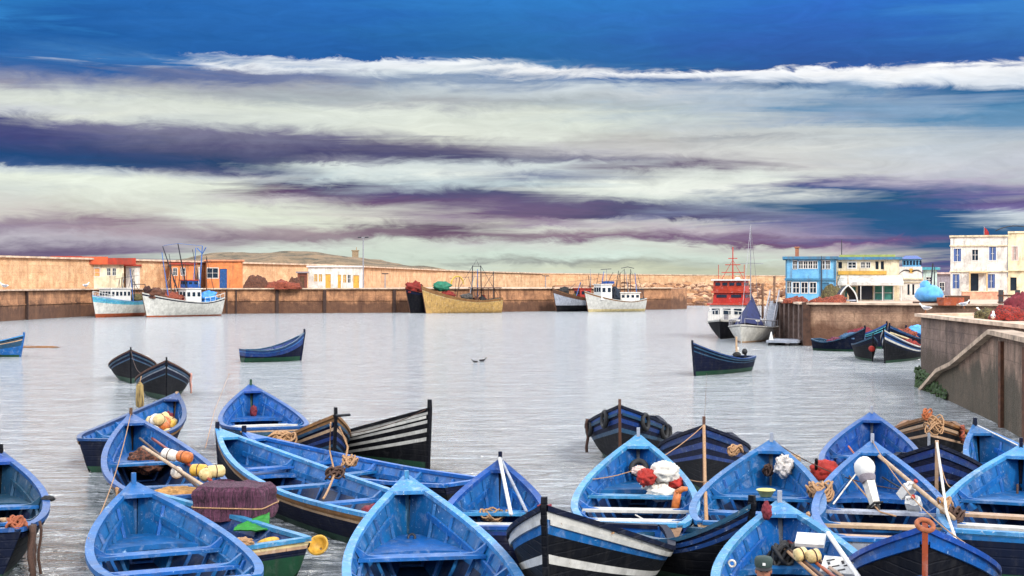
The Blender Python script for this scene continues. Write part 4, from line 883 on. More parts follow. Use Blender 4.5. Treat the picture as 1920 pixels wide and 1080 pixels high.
Y = 168; T2 = trawler('white trawler with brown nets heaped on its bow and blue masts', (AX(266, Y), Y), (-37.4, 176.6), 3.9, 3.0, 1.75, 2.3, [(.14, 'white'), (.34, 'navy'), (.44, 'white')], 'white', 'rust', 'white', bootz=.18)
part_blob(T2, 'net', (9.3, .1, 2.75), (1.4, .95, .8), net_br, 4, .4); part_blob(T2, 'net', (7.4, 0, 2.2), (1.9, 1.2, .9), net_or, 6, .4); part_blob(T2, 'net', (10.6, 0, 3.3), (.5, .45, .5), netmat('dark_brown_net', (84, 42, 36), (50, 26, 24), 6), 9, .3)
wheelhouse(T2, .30, .50, 1.1, 1.5, 1.9, white_pl, st_wh, 3); wheelhouse(T2, .32, .46, .8, 3.55, .9, B['blue2'], st_red, 3, 'bridge')
blm = plain('blue_steel', (60, 104, 168), .5, .2, 5, .2)
for (x, y, lx, ly, z1) in ((5.6, -.7, 1.8, -.7, 8.7), (5.2, .6, 2.1, 1.0, 9.0), (3.6, .9, -.1, .5, 8.8)): mast(T2, x, y, 3.0, z1, dmetal if lx > 1 else blm, .1, lx, ly)
line(T2, [(7.4, -1.4, 8.7), (7.8, -.4, 8.8), (7.3, 1.6, 9.0), (3.5, 1.4, 8.8)], .025, blm); line(T2, [(3.4, 2.0, 8.6), (3.5, 1.4, 7.8), (3.6, .5, 8.5)], .07, blm, 'crow_nest')
for k in range(5): line(T2, [(6.0 + .8 * k, -.6 + .3 * k, 2.6), (6.6 + .3 * k, -1.0 + .4 * k, 6.6 - .45 * k)], .025, plain('tan_line', (160, 120, 84), .8, .2, 5), 'rigging')
mast(T2, 2.6, -.5, 1.6, 6.2, white_pl, .12); part_blob(T2, 'tarpaulin', (1.8, .2, 2.2), (1.3, 1.2, .95), plain('blue_tarpaulin', (66, 140, 214), .6, .2, 3), 3, .4); rail(T2, .0, .3, .6, white_pl)
part_blob(T2, 'net_drum', (2.9, -.6, 3.1), (.5, .5, .55), rubber, 6, .3)
p = (AX(790, 190), 190); T3 = trawler('long yellow brown trawler with a sharp high bow and two gallows masts', p, (-1.6, 194.2), 3.0, 3.75, 1.75, 2.1, [(.12, 'brown'), (.55, 'brown'), (.62, 'cream')], 'ochre', 'ochre', 'brown', bootz=.5)
part_blob(T3, 'net', (7.8, 0, 2.5), (1.1, .8, .6), net_red, 5); part_blob(T3, 'tarpaulin', (8.6, 0, 3.7), (1.3, .7, .7), plain('sea_green_tarp', (30, 110, 84), .7, .3, 3), 8, .35)
mb = MB(); mb.tube([(6.4 + .9 * math.cos(a), 0, 4.0 + 1.1 * math.sin(a)) for a in [math.pi * i / 8 for i in range(9)]], .11); mb.build('net_arch', B['yellow'], T3['root'])
for x in (2.6, 4.1): 
    mast(T3, x, -.6, 1.3, 6.6, dmetal, .1, .15 * (1 if x < 3 else -1), 0, 'gallows_mast')
line(T3, [(2.75, -.6, 6.5), (3.9, -.6, 6.5)], .05); line(T3, [(2.7, -.6, 6.5), (0.4, 0, 2.4)], .03); line(T3, [(3.95, -.6, 6.5), (6.4, 0, 3.0)], .03); line(T3, [(3.0, -.6, 6.6), (3.4, -.6, 7.4), (3.8, -.6, 6.6)], .03)
mb = MB(); 
for x in (.5, 2.2, 3.9): mb.tube([(x, -1.1, 1.6), (x, -1.1, 3.4)], .06); mb.tube([(x, 1.1, 1.6), (x, 1.1, 3.4)], .06)
mb.bb(.3, 4.4, -1.2, 1.2, 3.4, 3.55); mb.build('shelter_frame', B['dkwood'], T3['root'])
part_blob(T3, 'gear', (5.0, 0, 2.1), (.9, .9, .6), netmat('grey_net', (120, 112, 104), (60, 56, 54), 6), 12)
p = (AX(754, 189), 189.5); T3b = trawler('black hull tight against the quay left of the yellow brown trawler', (-14.6, 190.6), (-10.8, 192.4), 2.0, 3.3, 2.7, 2.6, [(.1, 'black'), (.5, 'navy')], 'black', 'black', 'black', 'boat', bootz=.2)
part_blob(T3b, 'net', (3.0, 0, 3.5), (1.2, .6, .8), net_red, 7, .5)
T4 = trawler('dark brown trawler partly hidden behind the white and yellow one', (5.9, 200.6), (13.2, 205.6), 2.8, 3.4, 1.9, 2.0, [(.15, 'brown'), (.7, 'dkwood')], 'grey', 'black', 'dkwood', bootz=.9)
wheelhouse(T4, .28, .5, .8, 1.6, 1.7, B['orange'], st_red, 2); mast(T4, 2, 0, 3.3, 6.2, metal, .05); part_blob(T4, 'net', (6.8, 0, 2.9), (.8, .7, .7), rubber, 3, .4)
T5 = trawler('white and yellow trawler with a small cabin and open rigging at the quay end', (10.35, 198.3), (19.2, 203.4), 3.0, 3.0, 1.5, 1.9, [(.3, 'brown'), (.36, 'white')], 'white', 'cream', 'white', bootz=.4)
wheelhouse(T5, .60, .78, 1.0, 1.7, 2.2, white_pl, st_wh, 3); mb = MB(); mb.bb(5.4, 6.9, -.5, .5, 4.05, 4.4); mb.build('skylight', B['blue2'], T5['root'])
wheelhouse(T5, .12, .45, 1.0, 1.3, 1.4, st_wh, st_wh, 2, 'aft_shelter'); part_blob(T5, 'net', (4.9, 0, 2.4), (.8, .9, 1.2), netmat('blue_black_net', (50, 70, 92), (30, 36, 48), 6), 4)
for x in (2.2, 3.3): mast(T5, x, 0, 2.6, 6.2, dmetal, .06)
line(T5, [(1.6, 0, 6.3), (2.7, 0, 6.5), (3.8, 0, 6.3)], .05); line(T5, [(3.3, 0, 6.1), (6, 0, 4)], .02); line(T5, [(2.2, 0, 6.1), (.2, 0, 2)], .02); mast(T5, 6.4, 0, 4.2, 6.2, metal, .05); line(T5, [(5.6, 0, 6.2), (7.4, 0, 6.1)], .05, None, 'radar')
mast(T5, 1.2, .5, 1.5, 3.6, dmetal); lattice(T5, .5, 1.7, 3.2, .8, dmetal)

tl_ = plain('tan_line', (160, 120, 84)); gx = random.Random(4)
for T_, n_, x0_, x1_, zt_ in ((T1, 4, .6, 5.4, 6.4), (T2, 7, 1.2, 8.5, 8.6), (T3, 4, .5, 7.5, 6.6), (T5, 5, .4, 8, 6.0), (T4, 3, .5, 6, 6.0)):
    for k in range(n_):
        x = x0_ + (x1_ - x0_) * (k + .5) / n_; y = gx.uniform(-.8, .8); z0 = T_['z'](min(.95, x / T_['L'])) - .4; zt2 = zt_ * gx.uniform(.7, 1)
        mast(T_, x, y, z0, zt2, (dmetal, blm, metal, B['dkwood'])[(k + n_) % 4], .075, gx.uniform(-.9, .9), gx.uniform(-.3, .3), 'derrick')
        line(T_, [(x, y, zt2 - .2), (x + gx.uniform(-2.2, 2.2), gx.uniform(-1, 1), z0 + .6)], .035, dmetal)
    line(T_, [(x0_, 0, zt_ * .8), (x1_, 0, zt_ * .72)], .022, dmetal)
    for k in range(3): part_blob(T_, 'deck_gear', (x0_ + (x1_ - x0_) * gx.uniform(.05, .95), gx.uniform(-.7, .7), T_['z'](.4) + .1), (gx.uniform(.3, .7), gx.uniform(.3, .5), gx.uniform(.3, .55)), (net_br, net_red, blm, net_ol, red_cloth, rubber)[gx.randrange(6)], k + 30, .5)
# ------------------------------------------------------------------ patrol ship, yacht, pontoon
SG = None
PS = boat(0, 'orange and white patrol ship with a black hull near the pier head', (AX(1350, 103), 103), (18.6, 112.5), 3.5, 1.45, 1.1, 1.15, .85, [(.12, 'white')], 'black', 'black', 'white', 'white', (), (), 0, False, .02, 'black', 'ship', None, 'patrol_ship', 0, .1, None, None, .5, 0, False, 3.0, .12, .1, .05)
org = B['orange']
wheelhouse(PS, .30, .70, 1.4, .95, 1.55, white_pl, org, 3, 'deckhouse'); wheelhouse(PS, .34, .6, 1.25, 2.62, .8, org, org, 2, 'upper_house'); wheelhouse(PS, .36, .62, 1.2, 3.55, .8, org, white_pl, 4, 'bridge', lean=.1)
mast(PS, 4.2, 0, 4.3, 7.0, org, .06); 
for z, w_ in ((5.0, .9), (5.6, .6), (6.1, .35)): line(PS, [(4.2, -w_, z), (4.2, w_, z)], .035, org, 'yard')
line(PS, [(4.2, -.9, 4.4), (4.2, 0, 6.0), (4.2, .9, 4.4)], .03, org, 'mast_stay'); line(PS, [(4.9, -1.0, 4.4), (4.9, -1.0, 5.6)], .025, org, 'aerial'); line(PS, [(4.9, 1.0, 4.4), (4.9, 1.0, 5.6)], .025, org, 'aerial')
mb = MB(); mb.lathe([(0, 0), (.22, 0), (.25, .12), (.15, .26), (0, .3)], (4.4, .4, 4.35)); mb.build('radar_dome', white_pl, PS['root'], True)
rail(PS, .66, .97, .75, white_pl, 0, 7); mb = MB(); mb.lathe([(.0, 0), (.16, 0), (.16, .5), (.0, .5)], (7.2, 0, 1.25)); mb.build('capstan', metal, PS['root'])
YA = boat(0, 'white sailing yacht with a dark blue sail cover and a very tall mast', (AX(1388, 96.0), 96.0), (18.4, 102.5), 3.2, 1.3, 1.0, 1.0, .8, [(.1, 'white'), (.14, 'navy')], 'white', 'ltwood', 'white', 'white', (), (), 0, False, .0, 'white', 'yacht', None, 'sailing_yacht', 0, .1, None, None, .5, 0, False, 2.6, .1, .08, .12)
wheelhouse(YA, .30, .62, .7, .95, .5, white_pl, white_pl, 2, 'coachroof'); 
mb = MB(); mb.tube([(3.6, 0, 1.1), (3.6, 0, 8.4)], .05, 0, 8, .02); ms = mb.build('mast', metal, YA['root']); 
mb = MB(); mb.tube([(3.58, -.01, 5.6), (3.55, .9, 5.55)], .02); mb.tube([(3.58, .01, 5.6), (3.55, -.9, 5.55)], .02); mb.build('spreader', metal, ms)
line(YA, [(3.6, 0, 8.3), (.1, 0, 1.2)], .014, metal, 'backstay'); line(YA, [(3.6, 0, 8.3), (6.8, 0, 1.4)], .014, metal, 'forestay')
mb = MB(); vs = [(3.5, 0, 3.4), (3.5, 0, 1.9), (.6, 0, 1.65), (.6, 0, 1.9)]; 
for s in (-1, 1): mb.add([(x, s * (.16 if i in (1, 2) else .05), z) for i, (x, y, z) in enumerate(vs)], [(0, 1, 2, 3)])
mb.add([(3.5, -.05, 3.4), (3.5, .05, 3.4), (.6, .05, 1.9), (.6, -.05, 1.9), (3.5, -.16, 1.9), (3.5, .16, 1.9), (.6, .16, 1.65), (.6, -.16, 1.65)], [(0, 1, 2, 3), (4, 7, 6, 5), (0, 4, 5, 1), (3, 2, 6, 7)])
navc = plain('navy_canvas', (28, 38, 84), .8, .25, 4); mb.build('sail_cover', navc, YA['root'])
mb = MB(); mb.add([(4.2, -1.1, 1.15), (4.2, 1.1, 1.15), (3.6, 0, 3.0), (5.4, 0, 1.4)], [(0, 1, 2), (0, 2, 3), (1, 3, 2), (0, 3, 1)]); mb.build('spray_hood', navc, YA['root']); rail(YA, .05, .95, .45, metal, 0, 7)
for i, (xx, yy, hh_) in enumerate(((AX(1386, 100), 100, 1.7), (AX(1432, 104), 104, 2.2))): pass
pt_ = thing('pontoon', (AX(1478, 93), 93.5, 0), 'low grey floating pontoon at the foot of the timber piles', 'pontoon', None, math.radians(-24))
mb = MB(); mb.box((0, 0, .28), (2.1, 3.0, .16)); mb.build('deck', B['grey'], pt_)
for s in (-.7, .7): mb = MB(); mb.lathe([(0, -1.4), (.28, -1.35), (.28, 1.35), (0, 1.4)], (s, 0, -.02), (0, 1, 0)); mb.build('float_tank', rubber, pt_, True)
mb = MB(); mb.lathe([(0, 0), (.16, 0), (.03, .55), (0, .55)], (-.8, -1.1, .365)); mb.build('marker_cone', white_pl, pt_)
gwy = thing('gangway', (AX(1440, 99), 99.0, 0), 'sloping grey gangway leading up to the pier head behind the yacht', 'gangway')
mb = MB(); A_, B_2 = Vector((0, 0, .5)), Vector((1.9, 7.5, 2.75)); d = B_2 - A_
mb.box((A_ + B_2) / 2, (d.length, .7, .08), 0, math.atan2(d.y, d.x), 0, -math.atan2(d.z, math.hypot(d.x, d.y))); mb.build('walkway', B['grey'], gwy)
for s in (-.33, .33): mb = MB(); o_ = Vector((s, -s * .25, 0)); mb.tube([A_ + o_ + Vector((0, 0, .9)), B_2 + o_ + Vector((0, 0, .9))], .04); [mb.tube([A_ + o_ + d * k / 5, A_ + o_ + d * k / 5 + Vector((0, 0, .9))], .03) for k in range(6)]; mb.build('handrail', metal, gwy)
for (pxx, pyt, Yy, lb) in ((1452, 520, 106, 'slim bollard post at the left corner of the pier'), (1430, 534, 108, 'thin wooden pile standing in the water behind the yacht')):
    mb = MB(); zt = AZ(pyt, Yy); mb.tube([(0, 0, -1), (0, 0, zt)], .09, 0, 8); mb.lathe([(0, 0), (.12, 0), (.10, .1), (0, .12)], (0, 0, zt)); o = mb.build('mooring_pile', plain('pile_wood', (120, 92, 72), .9, .3, 4)); o.location = (AX(pxx, Yy), Yy, 0); tag(o, lb, 'pile')
for (pxx, pyt, Yy, lb) in ((1578, 449, 116, 'thin dark radio mast above the left end of the white restaurant'), (1540, 480, 110, 'short dark aerial in front of the blue building'), (1590, 515, 100, 'wooden mast standing in front of the restaurant awning'), (1752, 500, 112, 'dark crane post behind the blue covered boat')):
    mb = MB(); zt = AZ(pyt, Yy) - 2.75; mb.tube([(0, 0, 0), (0, 0, zt)], .07, 0, 7, .03); mb.box((0, 0, .05), (.3, .3, .1)); o = mb.build('post', dmetal if 'dark' in lb else B['ltwood']); o.location = (AX(pxx, Yy), Yy, 2.755); tag(o, lb, 'post')
# things on the pier
heap('net_ball', 'round olive brown net bundle on the pier in front of the blue building', 'fishing net', (AX(1558, 98), 98, 2.76), (.75, .6, 1.35), net_ol, 3, .15)
hp = thing('upturned_boat', (AX(1590, 94), 94, 2.88), 'dark boat hull propped upright on the pier before the restaurant', 'boat')
mb = MB(); pr_ = []
for j in range(9):
    z = j / 8; pr_.append((.62 * (1 - z ** 2.2), z * 1.15))
for s in (-1, 1): 
    vs = [(s * r, 0, z) for r, z in pr_] + [(s * r * .8, 1.6, z * .9) for r, z in pr_]; mb.add(vs, [(i, i + 1, i + 10, i + 9) for i in range(8)])
mb.build('hull', B['navy'], hp); mb = MB(); mb.tube([(-r, -.03, z) for r, z in pr_] + [(r, -.03, z) for r, z in pr_[::-1]], .05); mb.build('rim', white_pl, hp)
mb = MB(); mb.box((0, -.05, .12), (1.0, .12, .1)); mb.build('thwart', B['grey'], hp)
cb_ = thing('covered_boat', (AX(1742, 92), 92, 2.88), 'small boat under a bright blue cover ashore on the pier', 'boat')
mb = MB(); mb.blob((0, 0, .55), (.85, 1.5, .62), 0, 4, .12, 20, 12, 2, 0); mb.build('cover', plain('sky_blue_cover', (84, 160, 220), .6, .2, 3), cb_, True)
mb = MB(); mb.blob((-.25, 0, 1.05), (.35, .5, .4), 0, 6, .2, 14, 8); mb.build('cover_hump', plain('sky_blue_cover', (84, 160, 220)), cb_, True); mb = MB(); mb.tube([(.1, 0, .9), (.25, 0, 2.6)], .05); mb.build('crane_arm', dmetal, cb_); mb = MB(); mb.bb(-.8, .8, -1, 1, -.1, .06); mb.build('cradle', B['dkwood'], cb_)
for i, (pxx, Yy, s, m_, lb) in enumerate(((1480, 96, .35, net_or, 'small orange net pile near the left end of the pier edge'), (1496, 97, .5, net_or, 'pinkish net pile on the pier below the blue building'), (1535, 93, .45, net_or, 'salmon coloured net pile at the pier corner'), (1566, 93.5, .6, net_or, 'salmon net pile left of the propped up hull'))):
    heap('net_pile', lb, 'fishing net', (AX(pxx, Yy), Yy, 2.76), (s * 1.4, s, s * .9), m_, 20 + i, .4)
heap('net_heap', 'big bright red net heap on top of the near stone wall', 'fishing net', (AX(1890, 54), 54, 2.74), (.75, .6, .52), net_red, 33, .3)
heap('net_heap', 'small yellow brown net heap left of the big red net heap', 'fishing net', (AX(1846, 56), 56, 2.74), (.4, .4, .42), net_ol, 37, .4)
heap('net_heap', 'dark maroon net heap behind the big red one at the right edge', 'fishing net', (AX(1912, 66), 66, 2.74), (.9, .6, .95), maroon, 41, .3)
def crate(c, d, mat, label, rz=0.2):
    t = thing('fish_crate', c, label, 'crate', None, rz); mb = MB(); w, l, h = d; e = .03
    mb.bb(-w / 2, w / 2, -l / 2, l / 2, 0, e); mb.bb(-w / 2, -w / 2 + e, -l / 2, l / 2, e, h); mb.bb(w / 2 - e, w / 2, -l / 2, l / 2, e, h); mb.bb(-w / 2 + e, w / 2 - e, -l / 2, -l / 2 + e, e, h); mb.bb(-w / 2 + e, w / 2 - e, l / 2 - e, l / 2, e, h); mb.build('tray', mat, t)
    mb = MB(); mb.tube([(-w / 2 - .02, -l * .15, h * .7), (-w / 2 - .05, 0, h * .55), (-w / 2 - .02, l * .15, h * .7)], .012); mb.build('handle', rope_d, t)
crate((AX(1782, 88), 88, 2.76), (1.4, .9, .5), B['rust'], 'dark red crate on the pier right of the blue covered boat')
crate((AX(1795, 90), 90, 2.76), (1.4, .9, .6), B['dkwood'], 'dark wooden crate on the pier before the white hotel', -.1)
lw = thing('garden_wall', (AX(1805, 120), 120, 2.75), 'low pinkish brick wall in front of the white hotel', 'wall'); mb = MB(); mb.bb(0, 3.6, 0, .35, 0, .65); mb.build('masonry', plain('pink_brick', (206, 150, 122), .9, .3, 3), lw); mb = MB(); mb.bb(-.05, 3.65, -.05, .4, .652, .73); mb.build('coping', st_cr, lw)
cr2 = thing('parked_boats_rack', (AX(1878, 95), 95, 2.75), 'dark rack of stored gear right of the low pinkish wall', 'rack'); mb = MB(); mb.bb(0, 2.4, 0, .8, .5, .62); mb.bb(0, 2.4, 0, .8, .05, .15); mb.build('shelf', B['dkwood'], cr2)
for x in (.05, 1.2, 2.3): mb = MB(); mb.bb(x, x + .08, .02, .78, 0, .95); mb.build('upright', dmetal, cr2)
# gulls
gull_w = plain('gull_white', (240, 238, 234), .7, .06, 10); gull_g = plain('gull_grey', (150, 152, 160), .7, .1, 10); gull_k = plain('gull_black', (36, 34, 36), .7, .1, 10)
def gull(c, label, rz=0, s=1.0, dark=False, name='seagull', swim=False):
    t = thing(name, c, label, 'gull' if name == 'seagull' else 'duck', None, rz); z0 = 0 if swim else .1
    mb = MB(); rings = [(-.26, .012, .02), (-.18, .05, .0), (-.06, .085, -.01), (.06, .085, .01), (.14, .055, .06), (.18, .04, .12), (.21, .045, .16), (.25, .03, .17), (.28, .008, .165)]
    vs = []; n = 8
    for x, r, z in rings:
        for k in range(n): a = 2 * math.pi * k / n; vs.append((x * s, r * math.cos(a) * s, (z + .1 + r * math.sin(a)) * s + z0 * s))
    mb.add(vs, [(i * n + k, i * n + (k + 1) % n, (i + 1) * n + (k + 1) % n, (i + 1) * n + k) for i in range(len(rings) - 1) for k in range(n)]); mb.build('body', gull_k if dark else gull_w, t, True)
    for sd_ in (-1, 1): mb = MB(); mb.blob((-.06 * s, sd_ * .07 * s, (.12 + z0) * s), (.17 * s, .025 * s, .055 * s), 0, 1, .1, 10, 6); mb.build('wing', gull_k if dark else gull_g, t, True)
    mb = MB(); mb.lathe([(.014 * s, 0), (.001, .06 * s)], (.27 * s, 0, (.265 + z0) * s), (1, 0, -.15), 0, 6); mb.build('beak', fl_yel, t)
    if not swim:
        for sd_ in (-1, 1): mb = MB(); mb.tube([(0, sd_ * .03 * s, .13 * s), (0, sd_ * .03 * s, 0)], .008 * s, 0, 5); mb.box((.02 * s, sd_ * .03 * s, .006), (.06 * s, .04 * s, .01)); mb.build('leg', fl_or, t)
Yg = 59.5
gull((AX(1742, 60.9), 61.4, 2.86), 'white gull on the coping at the left end of the near wall', 2.6, 1.1)
gull((AX(1837, 58), 57.5, 2.74), 'white gull on the near wall just left of the yellow brown nets', 2.9, 1.1)
gull((AX(1808, 78), 78, 2.76), 'small gull standing behind the near wall under the white hotel', 0, 1.2)
gull((AX(1862, 52), 52, 2.74), 'white gull at the left foot of the big red net heap', 1.2, 1.0)
gull((AX(14, 149), 148.0, 3.47), 'white gull on the far quay edge at the left of the photo', 3, 2.0)
gull((AX(137, 166), 171.0, 3.47), 'white gull on the far quay edge under the tan wall', 1, 2.0)
gull((AX(890, 73), 73, -.03), 'dark duck swimming in mid harbour, the left one of two', 3, .7, True, 'duck', True)
gull((AX(905, 74), 74, -.03), 'dark duck swimming in mid harbour, the right one of two', 0, .8, True, 'duck', True)
# gull in flight at the right edge
fg = thing('seagull', (AX(1935, 30), 30, AZ(432, 30)), 'dark winged gull gliding in at the right edge above the annexe', 'gull', None, math.radians(80))
mb = MB(); mb.blob((0, 0, 0), (.26, .07, .07), 0, 1, .1, 12, 8); mb.build('body', gull_w, fg, True)
for s in (-1, 1):
    mb = MB(); vs = []; n = 9
    for i in range(n):
        u = i / (n - 1); y = s * (.05 + .72 * u); z = .05 + .10 * math.sin(u * 1.9) - .16 * u * u; ch = .13 * (1 - u) ** .6 + .01; x = .03 - .12 * u
        vs += [(x + ch * .5, y, z), (x, y, z + .018), (x - ch * .6, y, z), (x, y, z - .004)]
    mb.add(vs, [(4 * i + j, 4 * i + 4 + j, 4 * i + 4 + (j + 1) % 4, 4 * i + (j + 1) % 4) for i in range(n - 1) for j in range(4)]); mb.build('wing', gull_k, fg, True)
# ------------------------------------------------------------------ gear in and on the near boats
def obj1(mb, name, mat, label, cat, smooth=False, group=None):
    c = Vector((sum(v[0] for v in mb.v) / len(mb.v), sum(v[1] for v in mb.v) / len(mb.v), min(v[2] for v in mb.v)))
    o = mb.build(name, mat, None, smooth, c); tag(o, label, cat, group); return o
def rope(pts, label, r=.016, mat=None, sag=.0, cat='rope', name='mooring_rope'):
    pts = [Vector(p) for p in pts]
    if len(pts) == 2 or sag:
        out = []
        for a, b in zip(pts[:-1], pts[1:]):
            for i in range(12): u = i / 12; q = a.lerp(b, u); q.z -= sag * 4 * u * (1 - u); out.append(q)
        out.append(pts[-1]); pts = out
    mb = MB(); mb.tube(pts, r, 0, 6); return obj1(mb, name, mat or rope_m, label, cat, True)
def buoy(c, axis, r, l, mat, label, group=None):
    t = thing('net_float', c, label, 'float', group); q = Vector((0, 0, 1)).rotation_difference(Vector(axis).normalized()); t.rotation_mode = 'QUATERNION'; t.rotation_quaternion = q
    mb = MB(); prof = [(.01, -l / 2), (r * .6, -l / 2 * .96), (r * .95, -l / 2 * .75), (r, -l * .15), (r, l * .15), (r * .95, l / 2 * .75), (r * .6, l / 2 * .96), (.01, l / 2)]
    mb.lathe(prof, (0, 0, 0), (0, 0, 1), 0, 14); mb.build('body', mat, t, True); mb = MB(); mb.tube([(r * 1.02 * math.cos(a), r * 1.02 * math.sin(a), 0) for a in [i * math.pi / 6 for i in range(12)]], .009, 0, 5, None, True); mb.build('cord', rope_d, t)
    return t
def crumple(c, d, mat, label, cat, seed=1, amp=.5, name='cloth_bundle', rz=0):
    mb = MB(); mb.blob((0, 0, 0), d, 0, seed, amp * .7, 44, 26, 2.2, None, .10); o = mb.build(name, mat, None, True); o.location = c; o.rotation_euler.z = rz; return tag(o, label, cat)
def tyre(c, axis, R, r, label, mat=None, group=None, name='tyre'):
    mb = MB(); q = Vector((0, 0, 1)).rotation_difference(Vector(axis).normalized()); n, m_ = 20, 8; vs = []
    for i in range(n):
        a = 2 * math.pi * i / n
        for k in range(m_):
            e = 2 * math.pi * k / m_; rr = R + r * math.cos(e); vs.append(q @ Vector((rr * math.cos(a), rr * math.sin(a), r * 1.1 * math.sin(e))))
    mb.add(vs, [(i * m_ + k, i * m_ + (k + 1) % m_, ((i + 1) % n) * m_ + (k + 1) % m_, ((i + 1) % n) * m_ + k) for i in range(n) for k in range(m_)])
    o = mb.build(name, mat or rubber, None, True); o.location = c; return tag(o, label, 'tyre' if mat is None else 'ring', group)
def tangle(c, R, label, mat, seed=1, n=9, r=.02, h=.12, name='rope_tangle', cat='rope'):
    mb = MB(); g = random.Random(seed)
    for i in range(n):
        ax, ay = R * g.uniform(.5, 1), R * g.uniform(.4, .9); ph = g.uniform(0, 6.28); zz = g.uniform(0, h); ox, oy = g.uniform(-.3, .3) * R, g.uniform(-.3, .3) * R
        mb.tube([Vector(c) + Vector((ox + ax * math.cos(a), oy + ay * math.sin(a + ph * .2), zz + .5 * h * math.sin(a * 2 + ph))) for a in [k * 2 * math.pi / 16 for k in range(16)]], r, 0, 5, None, True)
    return obj1(mb, name, mat, label, cat, True)
def hang(b, t, s, drop, label, mat=None, r=.03, n=2, name='hanging_rope', cat='rope'):
    p = b['pt'](t, b['z'](t), -.05); mb = MB(); g = random.Random(int(t * 100) + n)
    for i in range(n):
        x = p.x + .07 * (i - n / 2); pts = []
        for k in range(8):
            u = k / 7; z = b['z'](t) + .04 - drop * u * (1 - .15 * i); pts.append(b['M'] @ Vector((x + .02 * math.sin(k + i), s * (p.y - .0 + .02 + .02 * math.sin(k * 1.3 + i)), z)))
        mb.tube(pts, r, 0, 6)
    return obj1(mb, name, mat or rope_d, label, cat, True)
# floats in BE
g = random.Random(5); k = 0
for i in range(22):
    t, s = .68 + g.uniform(-.16, .14), g.uniform(-.9, -.1); z = .5 + .5 * g.random() * (1 + s * .3); c = at(BE, t, s * .8, z)
    buoy(c, (g.uniform(-1, 1), g.uniform(-1, 1), g.uniform(-.6, .6)), .135, .29, (fl_cream, fl_cream, fl_yel, fl_white, fl_or)[i % 5], '%s float in the mixed float heap inside a blue boat bow' % ('cream', 'cream', 'yellow', 'white', 'orange')[i % 5], 'floats heaped in the bow of one blue boat')
crumple(at(BE, .5, .15, .5), (.6, .5, .25), mauve, 'mauve sheet spread over gear beside the heap of cream floats', 'tarpaulin', 3, .2, 'tarpaulin')
crumple(at(BE, .84, -.1, .8), (.16, .12, .16), maroon, 'dark maroon cloth tucked in the bow above the cream floats', 'cloth', 5, .5)
# BF contents
crumple(at(BF, .2, -.1, .34), (.62, .5, .26), tan_cloth, 'flat tan sacking lying at the stern of the boat with long poles', 'sacking', 8, .22, 'sacking')
crumple(at(BF, .72, -.1, .55), (.4, .3, .25), net_br, 'rust brown net stuffed in the bow of the boat with long poles', 'fishing net', 9, .5, 'net_bundle')
pA, pB = W(268, 838, 1.05), W(402, 925, .92)
rope([pA, pB], 'long tan pole lying across the boat with sacking and floats', .03, B['ltwood'], 0, 'pole', 'wooden_pole'); rope([W(262, 822, 1.0), W(384, 925, .85)], 'thin dark brown pole below the long tan one', .025, B['dkwood'], 0, 'pole', 'wooden_pole'); rope([W(285, 822, .9), W(396, 902, .88)], 'reddish pole above the long tan one', .028, B['rust'], 0, 'pole', 'wooden_pole')
for (x, y, z, m_, ax, lb) in ((318, 853, 1.0, fl_white, (1, -.3, -.2), 'white float left of the brown one on the poles'), (346, 857, 1.02, fl_or, (1, -.6, -.1), 'brown orange float lying on the long poles'), (331, 886, .8, fl_white, (.3, -1, .1), 'white float standing on the tan sacking'), (373, 882, .95, fl_yel, (1, -.2, 0), 'bright yellow float near the purple net bale'), (390, 888, .95, fl_cream, (.5, .8, .2), 'cream float right of the bright yellow one'), (404, 884, .98, fl_cream, (1, .5, 0), 'rightmost cream float at the corner of the purple net bale')):
    buoy(W(x, y, z), ax, .11, .32, m_, lb)
# BG: purple bale, green tarp, hollow floats
pb = thing('net_bale', (W(432, 977, .5).x, 21.9, .5), 'big purple net bale packed square beside the green sheet', 'net bale', None, math.radians(-8))
mb = MB(); n = 40; vs = []
for j in range(9):
    v = j / 8; 
    for i in range(n):
        a = 2 * math.pi * i / n; ca, sa = math.cos(a), math.sin(a); f = (abs(ca) ** 9 + abs(sa) ** 9) ** (-1 / 9)
        sc = (1 if v < .75 else 1 - .12 * ((v - .75) / .25) ** 2) + .09 * mnoise.noise(Vector((ca * 2, sa * 2, v * 3)))
        vs.append((ca * f * .58 * sc, sa * f * .42 * sc, .52 * v + .03 * mnoise.noise(Vector((ca * 3, sa * 3, 9)))))
mb.add(vs, [(j * n + i, j * n + (i + 1) % n, (j + 1) * n + (i + 1) % n, (j + 1) * n + i) for j in range(8) for i in range(n)] + [tuple(8 * n + i for i in range(n))]); mb.build('netting', bundle('purple_bale', (104, 56, 80), (40, 18, 32)), pb, False)
mb = MB(); mb.tube([(vs[3 * n + i][0] * 1.02, vs[3 * n + i][1] * 1.02, .2) for i in range(n)], .012, 0, 5, None, True); mb.build('lashing', rope_m, pb)
a, b_, c, d = W(436, 994, .5), W(504, 994, .5), W(505, 960, .62), W(446, 984, .54)
mb = MB(); vs = []
for i in range(9):
    for j in range(9):
        u, v = i / 8, j / 8; q = (a.lerp(b_, u)).lerp(d.lerp(c, u), v); q.z += .035 * mnoise.noise(Vector((u * 4, v * 4, 2))) ; q.y -= .05 * mnoise.noise(Vector((u * 3, v * 5, 7))); vs.append(q)
mb.add(vs, [(i * 9 + j, i * 9 + j + 1, i * 9 + j + 10, i * 9 + j + 9) for i in range(8) for j in range(8)])
mb.add([v - Vector((0, -.02, .02)) for v in vs], [(i * 9 + j, i * 9 + j + 1, i * 9 + j + 10, i * 9 + j + 9) for i in range(8) for j in range(8)])
obj1(mb, 'green_tarpaulin', green_t, 'bright green sheet under the right end of the purple bale', 'tarpaulin')
